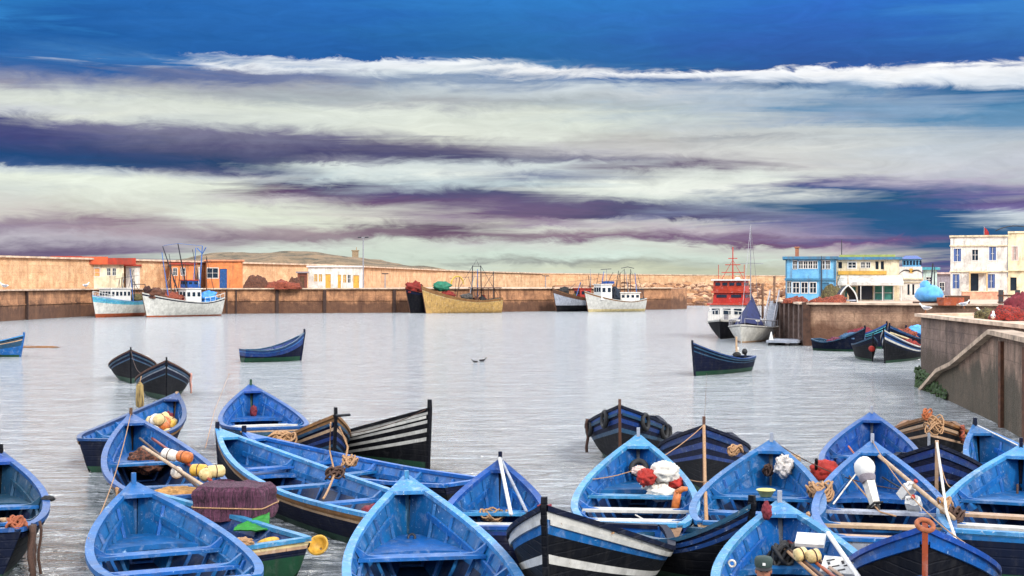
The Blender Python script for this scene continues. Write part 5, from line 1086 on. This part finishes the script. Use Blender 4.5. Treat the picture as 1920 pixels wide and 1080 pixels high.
def hollow(c, axis, R, label):
    mb = MB(); mb.lathe([(.02, -R * .9), (R * .6, -R * .7), (R * .95, -R * .2), (R, .1 * R), (R * .88, .12 * R), (R * .8, -.2 * R), (R * .5, -R * .55), (.02, -R * .7)], (0, 0, 0), axis, 0, 16)
    o = mb.build('hollow_float', fl_yel, None, True); o.location = c; tag(o, label, 'float')
hollow(W(508, 1012, .42) + Vector((0, -.25, 0)), (-.3, .5, .9), .17, 'upright split orange float hanging at the stern left of the other')
hollow(W(591, 1020, .42) + Vector((.05, -.1, 0)), (-.25, -.75, .6), .16, 'hollow orange float lying open at the right corner of the worn transom')
crumple(at(BG, .03, .6, .6), (.16, .1, .07), rope_m, 'knot of rope at the corner of the worn transom', 'rope', 2, .5, 'rope_knot')
# BK, BJ
crumple(at(BK, .77, .1, .42), (.32, .26, .16), netmat('black_net', (40, 44, 50), (22, 24, 28), 24), 'black net heap in the bow of the nearer long boat', 'fishing net', 3, .5, 'net_bundle')
crumple(at(BK, .13, .0, .5), (.3, .2, .14), maroon, 'dark red sheet near the stern of the nearer long boat', 'cloth', 4, .3)
crumple(at(BI, .86, .0, .75), (.1, .1, .16), maroon, 'small red brown bag hung in the bow of the boat with white thwarts', 'bag', 5, .3, 'bag')
tangle(W(628, 893, .8), .16, 'knot of dark red rope between the two long parallel boats', rope_d, 4)
rope([W(628, 885, .85), W(606, 935, .75)], 'orange rope joining the two long parallel boats', .02, rope_m, .04)
rope([W(620, 792, 1.5), W(618, 845, .9), W(628, 890, .8)], 'twisted rope down the bow with brown top planks', .018)
rope([W(636, 800, 1.4), W(652, 838, 1.0), W(648, 862, .8)], 'loose tan rope hanging over the right side of the brown topped bow', .022)
tangle(W(528, 828, .8) , .26, 'brown rope heap on the rim beside the boat with white thwarts', rope_m, 11, 12, .024, .16)
tangle(W(655, 870, .75), .14, 'tan rope coil between the two dark striped bows', rope_m, 12)
rope([W(627, 780, 1.75), W(655, 778, 1.6)], 'short dark stick on the stem of the brown topped bow', .03, B['black'], 0, 'stick', 'mooring_stick')
crumple(at(BM, .35, -.95, .85), (.2, .16, .18), net_ol, 'small olive bundle on the rim of the black and white striped boat', 'net', 5, .4, 'net_bundle')
rope([W(430, 700, 0), W(402, 770, .3), W(385, 840, .95)], 'thin mooring line running from the bow of the nearer long boat out to the water', .008)
# fenders near BC/BD, BE
fe = thing('rope_fender', W(262, 765, .05), 'mossy tan rope fender hanging between the two dark boats seen bow on', 'fender'); mb = MB(); mb.lathe([(.03, 0), (.13, .06), (.14, .3), (.12, .75), (.04, .86)], (0, 0, 0)); mb.build('bundle', bundle('fender_hemp', (176, 150, 92), (80, 64, 40)), fe, True); mb = MB(); mb.tube([(0, 0, .84), (.02, .1, 1.05)], .015); mb.build('lanyard', rope_m, fe)
hang(BD, .55, 1, .75, 'pinkish rope strap hanging down the right side of the nearer dark boat', plain('pink_strap', (176, 128, 116), .8, .2, 8), .035, 2)
hang(BE, .28, -1, .7, 'dark rope fender hanging at the right rim beside the cream floats', rope_d, .05, 1)
tangle(at(BF, .02, -.6, .68), .14, 'loose rope at the left rear corner of the boat with sacking', rope_m, 21, 7)
hang(BF, .15, 1, .6, 'old rope hanging down the left side of the boat with sacking', rope_m, .02, 2)
# BN
rope([at(BN, .32, .1, .75), at(BN, .12, -.35, .82)], 'orange brown plank leaning inside the dark boat at the left edge', .045, B['rust'], 0, 'plank', 'plank'); rope([at(BN, .35, .0, .6), at(BN, .14, -.5, .78)], 'pale pink plank beside the orange brown one in the dark boat', .04, B['ltwood'], 0, 'plank', 'plank')
hang(BN, .04, -1, .78, 'thick dark ropes hanging from the rear corner of the left edge dark boat', rope_d, .045, 3); hang(BN, .12, -1, .95, 'thin chain like rope hanging into the water beside the thick dark ones', rope_d, .02, 1)
tangle(at(BN, .02, -.85, .78), .12, 'rust coloured knot on the stern corner of the dark boat at the left edge', plain('rusty_rope', (150, 84, 56), .9, .3, 30), 23); crumple(at(BN, .5, -1.0, .8), (.12, .06, .05), rubber, 'black rubber pad on the right rim of the dark boat at the left edge', 'pad', 2, .2, 'rubber_pad')
# BO
tyre(at(BO, .86, 0, .62), (-.2, -1, .5), .05, .018, 'small iron ring bolt inside the bow of the large bottom centre boat', dmetal, None, 'ring_bolt')
# BP poles
rope([at(BP, .96, .05, 1.36), at(BP, .2, -.35, .80)], 'long white pole in the bow of the middle boat, the left one of two', .03, white_pl, 0, 'pole', 'white_pole'); rope([at(BP, .97, -.12, 1.36), at(BP, .26, -.62, .82)], 'long white pole in the bow of the middle boat, the right one of two', .025, B['grey'], 0, 'pole', 'white_pole')
tangle(at(BP, .62, .1, .52), .2, 'pinkish rope coil on the front seat of the boat with two white poles', rope_m, 31, 8, .015); crumple(at(BP, .3, -.95, .82), (.13, .1, .1), maroon, 'dark red bundle on the right rim of the boat with two white poles', 'bundle', 3, .5)
rope([at(BQ, .75, .95, 1.15) + Vector((-.0, -.1, .05)), W(1068, 1000, 1.0) + Vector((0, -.6, 0)), W(1045, 1090, .1) + Vector((0, -.3, 0))], 'pale rope hanging down the right side of the bow with two white stripes', .014, rope_m)
tangle(at(BQ, .33, .3, .7), .1, 'red brown rope knot inside the stern of the bow with two white stripes', rope_d, 33)
# BR bags
for i, (x, y, z, d, m_, lb) in enumerate(((1212, 888, .75, (.13, .12, .12), red_cloth, 'red cloth left of the white bags in the middle boat'), (1247, 882, .85, (.2, .17, .16), fl_white, 'round white bag on top of the pile in the middle boat'), (1228, 900, .7, (.17, .14, .14), white_pl, 'crumpled white bag in the centre of the pile in the middle boat'), (1240, 918, .62, (.18, .14, .12), fl_white, 'lowest white bag of the pile with pink stains in the middle boat'), (1270, 902, .75, (.12, .1, .1), red_cloth, 'red cloth right of the white bags in the middle boat'), (1200, 880, .8, (.1, .08, .07), st_pink, 'small pink bag at the back of the pile in the middle boat'))):
    crumple(Vector((AX(x, 23.5), 23.5 + (i % 3) * .12, AZ(y, 23.5) - .06)), tuple(q * 1.25 for q in d), m_, lb, 'bag', 40 + i, .45, 'bag')
bt = thing('boot_float', Vector((AX(1266, 22.6), 22.6, .5)), 'orange boot shaped float right of the white bags', 'float'); mb = MB(); mb.tube([(0, 0, 0), (.02, .0, .16), (.05, 0, .3)], .07, 0, 10, .06); mb.tube([(.03, 0, .27), (.12, -.02, .34), (.2, -.02, .34)], .06, 0, 10, .035); mb.build('body', fl_or, bt, True)
tyre(at(BR, .87, -.05, .86), (-.2, -1, .6), .13, .055, 'black tyre hung inside the bow above the white bags')
rope([at(BR, .33, .0, .5), at(BR, .2, -.35, .46)], 'thin white cord over the rear thwart of the boat with white bags', .012, rope_w)
# BS tyres
for (t, s, lb) in ((.80, 1, 'black tyre hung near the stem of the teal striped bow'), (.55, 1, 'black tyre hung at the right rim of the teal striped bow, the inner one'), (.47, 1, 'black tyre hung at the right rim of the teal striped bow, the outer one'), (.60, -1, 'black tyre on the left side of the teal striped bow'), (.86, -1, 'old black tyre left of the stem of the teal striped bow')):
    p = BS['pt'](t, BS['z'](t) - .16, -.05); c = BS['M'] @ Vector((p.x, s * p.y, p.z)); ax = BS['M'].to_3x3() @ Vector((.35, s, .1)); tyre(c, ax, .17, .055, lb)
hang(BS, .62, -1, .8, 'dark rope hanging at the left edge of the teal striped bow', rope_d, .04, 1)
# ropes on stems
rope([W(1320, 798, 1.5), W(1321, 850, 1.05), W(1322, 900, .8), W(1325, 985, .62)], 'thick tan rope falling from the stem of the navy bow towards the camera', .03, rope_m)
rope([W(1325, 700, .3), W(1321, 790, 1.5)], 'thin line from the lone navy boat to the navy bow below it', .006, rope_d); tangle(W(1378, 848, .95), .13, 'rope coil on the right rim of the navy bow with the thick rope', rope_m, 52, 6, .02)
rope([at(CA, 1, 0, 1.45), W(1775, 960, .85), W(1796, 1022, .8)], 'long grey rope falling from the faint striped navy bow', .022, rope_w); tangle(W(1772, 955, .8), .1, 'knot half way down the long grey rope', rope_m, 54, 6)
# BU
bs = thing('basin', at(BU, .58, -.05, .665), 'yellow plastic basin standing on the seat of a blue boat', 'basin'); mb = MB(); mb.lathe([(.01, 0), (.09, 0), (.15, .10), (.165, .105), (.15, .118), (.085, .015), (.01, .015)], (0, 0, 0)); mb.build('bowl', plain('pale_yellow_plastic', (206, 196, 120), .5, .15, 6), bs, True)
crumple(Vector((AX(1470, 24.0), 24.0, 1.02)), (.16, .12, .2), plain('black_white_cloth', (196, 188, 180), .8, .6, 18), 'black and white cloth over the right rim of the boat with the yellow basin', 'cloth', 61, .5); crumple(W(1490, 860, 1.05), (.1, .08, .08), B['ltwood'], 'small tan bundle right of the black and white cloth', 'bundle', 62, .5)
rope([W(1478, 868, 1.0), W(1492, 915, .65)], 'thin pale cord hanging inside the boat with the yellow basin', .008, rope_w); tangle(at(BU, .9, .1, .85), .09, 'dark mooring rope coiled in the bow above the yellow basin', rope_d, 63, 6)
# red bag, rope pile between boats
crumple(W(1546, 882, .75), (.28, .2, .2), red_cloth, 'bright red tarpaulin bundle between the basin boat and the round hulled one', 'tarpaulin', 64, .35, 'tarpaulin_bundle'); rope([W(1530, 895, .6), W(1531, 862, 1.0)], 'short black post in front of the bright red bundle', .03, B['black'], 0, 'post', 'mooring_post')
tangle(W(1538, 930, .72), .2, 'orange brown rope heap between the basin boat and the outboard boat', rope_m, 65, 12, .022, .16); crumple(W(1532, 940, .6), (.16, .14, .12), plain('orange_rag', (190, 92, 60), .9, .3, 12), 'orange rag tied between two blue boats', 'rag', 66, .5, 'rag')
# BX stick
rope([at(BX, .56, .5, .85), at(BX, .28, .1, .55)], 'rusty stick lying in the round hulled boat', .02, B['rust'], 0, 'stick', 'stick')
# BY ropes
tangle(W(1754, 806, 1.15), .22, 'pale tangled rope round the brown and black bow by the mossy wall', rope_m, 71, 9, .016, .2); tangle(W(1738, 782, 1.3), .12, 'orange rope knot on the stem of the brown and black bow', plain('orange_rope', (166, 92, 52), .9, .3, 30), 72, 8)
hang(BY, .7, 1, .4, 'orange netting on the right side of the brown and black bow', net_or, .05, 3)
# BZ floats
buoy(at(BZ, .50, -.8, .80), (1, .2, .2), .1, .24, fl_white, 'white float on the rim of the half hidden boat, left of the cream ones'); buoy(at(BZ, .58, -.85, .92), (.3, 1, .2), .1, .22, fl_cream, 'cream float between the white one and the right edge boat'); buoy(at(BZ, .66, -.95, 1.0), (1, 1, .2), .1, .26, fl_white, 'topmost pale float on the rim of the half hidden boat'); crumple(at(BZ, .5, -.95, .9), (.16, .1, .07), B['rust'], 'rust red bundle beside the floats on the half hidden boat', 'bundle', 73, .4)
rope([at(BZ, .97, -.05, 1.32), at(BZ, .6, -.55, .95)], 'pale cord from the stem to the floats of the half hidden boat', .012, rope_w)
# CB outboard motor, jugs
om = thing('outboard_motor', Vector((AX(1634, 22.2), 22.2, .86)), 'white outboard motor lying head up in a blue boat', 'outboard motor', None, math.radians(15), math.radians(-32))
mb = MB(); mb.blob((0, 0, .40), (.16, .19, .19), 0, 1, .08, 18, 10); mb.build('cowling', white_pl, om, True); mb = MB(); mb.lathe([(.11, .16), (.135, .24), (.13, .28), (0, .28)], (0, 0, 0), (0, 0, 1)); mb.lathe([(0, .15), (.11, .16)], (0, 0, 0)); mb.build('collar', st_grey, om, True)
mb = MB(); mb.box((0, 0, -.03), (.11, .13, .46), 0, 0, 0, 0, 1.3); mb.build('leg', fl_white, om); mb = MB(); mb.box((0, .02, -.28), (.05, .2, .12)); mb.box((0, 0, -.24), (.16, .26, .02)); mb.build('gearcase', rubber, om)
pp = MB(); 
for k in range(3): a = k * 2.09; pp.box((math.cos(a) * .07, .14, -.29 + math.sin(a) * .07), (.09, .02, .05), 0, 0, 0, -a)
pp.build('propeller', rubber, om)
def jug(c, label, rz, tilt):
    t = thing('plastic_jug', c, label, 'jug', None, rz, tilt); mb = MB(); mb.box((0, 0, .12), (.22, .14, .24)); mb.lathe([(.1, .24), (.05, .28), (.03, .29), (.03, .33), (0, .33)], (.03, 0, 0)); mb.build('body', white_pl, t); mb = MB(); mb.tube([(-.08, 0, .24), (-.08, 0, .31), (.01, 0, .29)], .015); mb.build('handle', white_pl, t); mb = MB(); mb.lathe([(0, .33), (.035, .33), (.035, .36), (0, .36)], (.03, 0, 0)); mb.build('cap', red_cloth, t)
jug(Vector((AX(1694, 22.2), 22.2, .78)), 'white jug beside the outboard motor, the upper one of two', .6, .7); jug(Vector((AX(1716, 21.9), 21.9, .64)), 'white jug beside the outboard motor, the lower one of two', -.5, .9)
rope([at(CB, .9, -.3, 1.18), at(CB, .22, -.98, .78)], 'long brown plank lying on the right rim of the outboard boat', .035, B['ltwood'], 0, 'plank', 'plank')
rope([W(1580, 878, .95), W(1650, 960, .6), W(1680, 968, .6)], 'slack tan rope crossing the outboard boat from its left rim', .014, rope_m); rope([W(1563, 945, .72), W(1617, 873, .95)], 'tight pale rope crossing the outboard boat diagonally', .014, rope_w); rope([W(1655, 895, .85), W(1705, 925, .8)], 'black cable between the outboard motor and the jugs', .014, rubber)
hang(CB, .3, 1, .5, 'frayed rope on the left rim of the outboard boat', rope_m, .025, 3); tangle(at(CB, .3, -1.02, .72), .13, 'dark rope knot on the right rim of the outboard boat', rope_d, 81)
tyre(W(1735, 985, 1.68) + Vector((0, 0, 0)), (.1, -.6, 1), .085, .026, 'rusty iron ring round the stem of the black bow with bright blue stripes', plain('rust_iron', (150, 84, 50), .8, .3, 12), None, 'iron_ring')
heap('net_heap', 'dark green net heap between the seated man boat and the black bow', 'fishing net', W(1640, 1078, .65), (.28, .22, .22), netmat('dark_green_net', (92, 92, 60), (50, 52, 34), 24), 83, .4)
# CC / CE
tyre(at(CE, .52, .1, .62), (.1, -.5, 1), .14, .05, 'white ring float inside the bottom right corner boat', fl_white, None, 'ring_float')
rope([at(CC, .86, .1, .8), at(CC, .84, .1, .55)], 'small hook and lanyard hanging in the bow of the right edge boat', .02, rope_d)
# BW gear
tangle(at(BW, .80, .12, .55), .2, 'black rope coil in the bow in front of the seated man', rubber, 91, 12, .028, .2)
for i, (a, c, m_, lb) in enumerate((((1466, 1020), (1560, 1095), B['dkwood'], 'leftmost dark pole of the bundle in the seated man boat'), ((1478, 1015), (1575, 1090), B['rust'], 'rust coloured pole in the bundle of the seated man boat'), ((1490, 1018), (1585, 1085), B['ltwood'], 'pale pole in the bundle of the seated man boat'), ((1472, 1030), (1552, 1100), rope_m, 'tan pole nearest the man in the bundle'))):
    rope([W(*a, .75), W(*c, .80)], lb, .022, m_, 0, 'pole', 'wooden_pole')
rope([W(1553, 1000, 1.05), W(1612, 1085, .92)], 'thick white pole against the right rim of the seated man boat', .032, white_pl, 0, 'pole', 'white_pole')
def panel(c, d, rz, tilt, label, mat, name='foam_sheet', mark=False):
    t = thing(name, c, label, 'foam board', None, rz, tilt); mb = MB(); mb.box((0, 0, 0), (d[0], d[1], .05)); mb.build('board', mat, t)
    if mark:
        mb = MB(); 
        for i, (x, y, w_, h_) in enumerate(((-.12, .07, .1, .02), (-.13, .01, .03, .05), (-.04, -.03, .09, .02), (.03, .05, .03, .06), (.09, .0, .08, .022), (-.1, -.08, .05, .025), (.1, .08, .04, .03), (.04, -.09, .09, .02))): mb.box((x, y, .028), (w_, h_, .004), 0, .4)
        mb.build('dark_marks', plain('black_sign_paint', (40, 34, 36)), t)
panel(Vector((AX(1520, 17.5), 17.5, .95)), (.36, .24), -.35, .45, 'torn white foam sheet in the bow of the seated man boat', white_pl); panel(Vector((AX(1575, 16.6), 16.6, .80)), (.42, .3), -.45, .5, 'white sack with black markings at the bottom right', white_pl, 'marked_sack', True)
for (x, y, lb) in ((1502, 1040, 'pale pink float left of its twin on the pole bundle'), (1526, 1043, 'pale pink float right of its twin on the pole bundle')): buoy(W(x, y, .86), (1, .3, .2), .085, .17, fl_cream, lb)
crumple(W(1555, 1030, .75), (.16, .1, .16), st_grey, 'grey crumpled cloth beside the thick white pole', 'cloth', 95, .5); tyre(at(BW, .62, .88, .72), (.2, 1, .1), .04, .015, 'small white shackle on the left inner side of the seated man boat', fl_white, None, 'shackle')
crumple(W(1438, 958, 1.2), (.07, .06, .12), maroon, 'dark red rag tied left of the stem of the seated man boat', 'rag', 96, .5, 'rag')
# far right little boats gear
c = at(CG, .55, 0, .8); heap('net_heap', 'red and purple net heap in the low teal boat', 'fishing net', c - Vector((0, 0, .3)), (.9, .55, .35), net_pu, 97, .4); heap('net_heap', 'blue grey net heap in the bow of the low teal boat', 'fishing net', at(CG, .75, 0, .75), (.7, .4, .4), plain('blue_grey_net', (62, 92, 122), .9, .35, 6), 98, .4)
buoy(at(CH_, .97, 0, 1.0) + Vector((-.1, -.25, -.3)), (0, 1, .1), .16, .3, red_cloth, 'round red float hanging on the end on dark boat'); heap('net_heap', 'red gear heaped in the blue bowed boat by the wall', 'fishing net', at(CI, .45, .1, .7), (.8, .5, .45), net_red, 99, .4); rope([at(CI, .8, 0, 1.55), at(CI, .35, .3, 1.1)], 'cream pole lying over the blue bowed boat by the wall', .06, B['cream'], 0, 'pole', 'wooden_pole'); crumple(at(CJ, .5, 0, 1.15), (.7, .5, .5), plain('sky_blue_cover', (84, 160, 220)), 'bright blue cover on the boat behind the wall corner', 'cover', 100, .3, 'boat_cover')
heap('net_heap', 'orange net heap in the dark blue boat by the pier', 'fishing net', at(CL, .5, 0, .9), (.9, .5, .6), net_or, 111, .4); heap('net_heap', 'maroon gear heap in the second dark boat at the pier', 'fishing net', at(CK, .45, 0, .7), (.9, .5, .6), maroon, 112, .4)
# CF motor
def motor(b, t, s, label):
    c = at(b, t, s, b['z'](t)); th_ = thing('outboard_motor', c, label, 'outboard motor', None, b['ang']); mb = MB(); mb.blob((0, 0, .22), (.16, .13, .15), 0, 1, .05, 14, 8); mb.build('cowling', rubber, th_, True); mb = MB(); mb.box((-.08, 0, -.15), (.1, .08, .6)); mb.build('leg', dmetal, th_)
motor(CF, .04, 0, 'black outboard motor on the stern of the lone navy boat')
crumple(at(CF, .22, .1, .8), (.2, .16, .14), rubber, 'dark bag beside the motor of the lone navy boat', 'bag', 101, .3, 'bag'); rope([at(CF, .2, 0, .6), at(CF, .2, 0, 1.65)], 'short upright post near the stern of the lone navy boat', .05, B['ltwood'], 0, 'post', 'short_post')
buoy(at(CF, .16, -.1, 1.0) , (0, 0, 1), .09, .3, fl_white, 'pale float tied to the upright post of the lone navy boat')
mb = MB(); mb.blob((0, 0, .0), (1.6, .35, .10), 0, 3, .4, 20, 8, 2); o = mb.build('driftwood', B['brown'], None, True); o.location = W(66, 652, .0) + Vector((0, 0, .03)); tag(o, 'brown driftwood floating just right of the turquoise boat', 'driftwood')
ML = [(BR, 'middle boat with white bags', BU, 'boat with the yellow basin'), (BU, 'boat with the yellow basin', CB, 'outboard boat'), (BT, 'navy bow with the thick rope', BR, 'middle boat with white bags'), (BX, 'round hulled boat', BY, 'brown and black bow'), (CA, 'faint striped navy bow', CC, 'right edge boat'), (BM, 'black and white striped boat', BL, 'brown topped bow'), (BF, 'boat with sacking', BH, 'bottom left boat'), (BC, 'farther dark boat', BD, 'nearer dark boat'), (CB, 'outboard boat', CD, 'black bow with bright stripes')]
for i, (a, la, c, lc) in enumerate(ML):
    p0 = a['M'] @ Vector((a['L'], 0, a['z'](1) + .03)); p1 = at(c, .6, (-1 if i % 2 else 1), c['z'](.6) + .03)
    rope([p0, p1], 'line from the %s to the %s' % (la, lc), .009, (rope_m, rope_d)[i % 2], .25)
# ------------------------------------------------------------------ the seated man
def person(loc, rz):
    t = thing('person', loc, 'man in a dark green peaked cap and dark jacket sitting in a blue boat', 'person', None, rz)
    J = [((0, 0, 0), .15), ((0, .01, .18), .14), ((0, .02, .36), .165), ((0, .01, .5), .075), ((0, -.01, .56), .06)]
    E = [(0, 1), (1, 2), (2, 3), (3, 4)]
    def chain(root, pts):
        last = root
        for p, r in pts: J.append((p, r)); E.append((last, len(J) - 1)); last = len(J) - 1
    for s in (-1, 1):
        chain(2, [((s * .19, .01, .43), .07), ((s * .25, -.04, .2), .052), ((s * .2, -.24, .1), .042), ((s * .17, -.3, .09), .034)])
        chain(0, [((s * .11, -.06, -.02), .09), ((s * .14, -.42, .03), .068), ((s * .14, -.46, -.33), .048), ((s * .14, -.56, -.37), .04)])
    me = bpy.data.meshes.new('body'); me.from_pydata([j[0] for j in J], E, []); o = bpy.data.objects.new('body', me); COL.objects.link(o)
    md = o.modifiers.new('skin', 'SKIN'); 
    for i, j in enumerate(J): me.skin_vertices[0].data[i].radius = (j[1], j[1] * (.8 if i < 3 else 1))
    me.skin_vertices[0].data[0].use_root = True
    sb = o.modifiers.new('sub', 'SUBSURF'); sb.levels = 2; sb.render_levels = 2
    bpy.context.view_layer.update(); dg = bpy.context.evaluated_depsgraph_get(); m2 = bpy.data.meshes.new_from_object(o.evaluated_get(dg)); o.modifiers.clear(); o.data = m2
    jacket = plain('dark_jacket', (52, 60, 74), .85, .2, 8); trs = plain('dark_trousers', (44, 44, 50), .85, .2, 8); skin = plain('skin', (150, 96, 70), .6, .1, 12)
    m2.materials.clear()
    for m_ in (jacket, trs, skin): m2.materials.append(m_)
    for p in m2.polygons:
        c = p.center; p.material_index = 2 if (c.z > .50 and abs(c.x) < .1) or (c.y < -.25 and abs(c.x) < .24 and .04 < c.z < .16 and c.y > -.36 and c.z > .06 and abs(c.x) > .12 and False) else (1 if c.z < .05 else 0); p.use_smooth = True
    o.parent = t
    # hands: palm, four fingers and a thumb each
    for s in (-1, 1):
        mb = MB(); mb.box((s * .165, -.345, .085), (.07, .085, .028))
        for k, l in enumerate((.06, .07, .066, .05)):
            x = s * .165 + (k - 1.5) * .018; mb.tube([(x, -.385, .087), (x, -.385 - l * .5, .083), (x, -.385 - l * .8, .062)], .0085, 0, 6, .007)
        mb.tube([(s * .13, -.33, .085), (s * .108, -.365, .083), (s * .104, -.39, .072)], .010, 0, 6, .008); mb.build('hand', skin, t, True)
    # head: shaped rings
    mb = MB(); rings = [(.55, .045, .05, 0), (.575, .055, .065, -.012), (.60, .066, .082, -.014), (.63, .073, .092, -.006), (.665, .077, .098, 0), (.70, .078, .1, .003), (.735, .074, .096, .006), (.765, .058, .078, .008), (.782, .03, .04, .008)]
    n = 16; vs = []
    for z, rx, ry, oy in rings:
        for k in range(n):
            a = 2 * math.pi * k / n; y = oy + math.sin(a) * ry; x = math.cos(a) * rx
            if math.sin(a) < -.9 and .62 < z < .68: y -= .012
            vs.append((x, y, z))
    mb.add(vs, [(i * n + k, i * n + (k + 1) % n, (i + 1) * n + (k + 1) % n, (i + 1) * n + k) for i in range(len(rings) - 1) for k in range(n)])
    mb.add([(-.014, -.098, .645), (.014, -.098, .645), (0, -.124, .648), (0, -.098, .69)], [(0, 1, 2), (0, 2, 3), (1, 3, 2)])
    for s in (-1, 1): mb.blob((s * .08, .005, .665), (.012, .02, .03), 0, 2, .1, 8, 6)
    mb.build('head', skin, t, True)
    mb = MB(); 
    for s in (-1, 1): mb.blob((s * .03, -.093, .682), (.012, .008, .006), 0, 1, 0, 8, 6)
    mb.build('eyes', gull_k, t, True); mb = MB(); mb.box((0, -.094, .615), (.045, .01, .008)); mb.build('mouth', plain('lips', (110, 56, 48), .6, .1, 5), t)
    mb = MB(); mb.blob((0, .035, .69), (.078, .075, .06), 0, 3, .15, 14, 8); mb.build('hair', gull_k, t, True)
    mb = MB(); mb.lathe([(.088, .71), (.096, .735), (.1, .79), (.085, .82), (.04, .832), (.0, .834)], (0, 0, 0), (0, 0, 1), 0, 18); mb.v = [(x, y * 1.18, z) for x, y, z in mb.v]; cp_ = mb.build('cap', plain('dark_green_cap', (42, 58, 54), .85, .2, 12), t, True)
    mb = MB(); vs = []
    for i in range(9): a = math.pi * (1.15 + .7 * i / 8); vs += [(math.cos(a) * .088, math.sin(a) * .105, .722), (math.cos(a) * .105, math.sin(a) * .175, .708)]
    vs += [(x, y, z - .008) for x, y, z in vs]; mb.add(vs, [(2 * i, 2 * i + 1, 2 * i + 3, 2 * i + 2) for i in range(8)] + [(18 + 2 * i, 20 + 2 * i, 21 + 2 * i, 19 + 2 * i) for i in range(8)] + [(2 * i + 1, 19 + 2 * i, 21 + 2 * i, 2 * i + 3) for i in range(8)]); mb.build('peak', gull_k, cp_); mb = MB(); mb.box((0, -.122, .765), (.032, .01, .028)); mb.build('badge', white_pl, cp_)
    return t
person((AX(1432, 15.05), 15.05, .40), math.radians(-8))
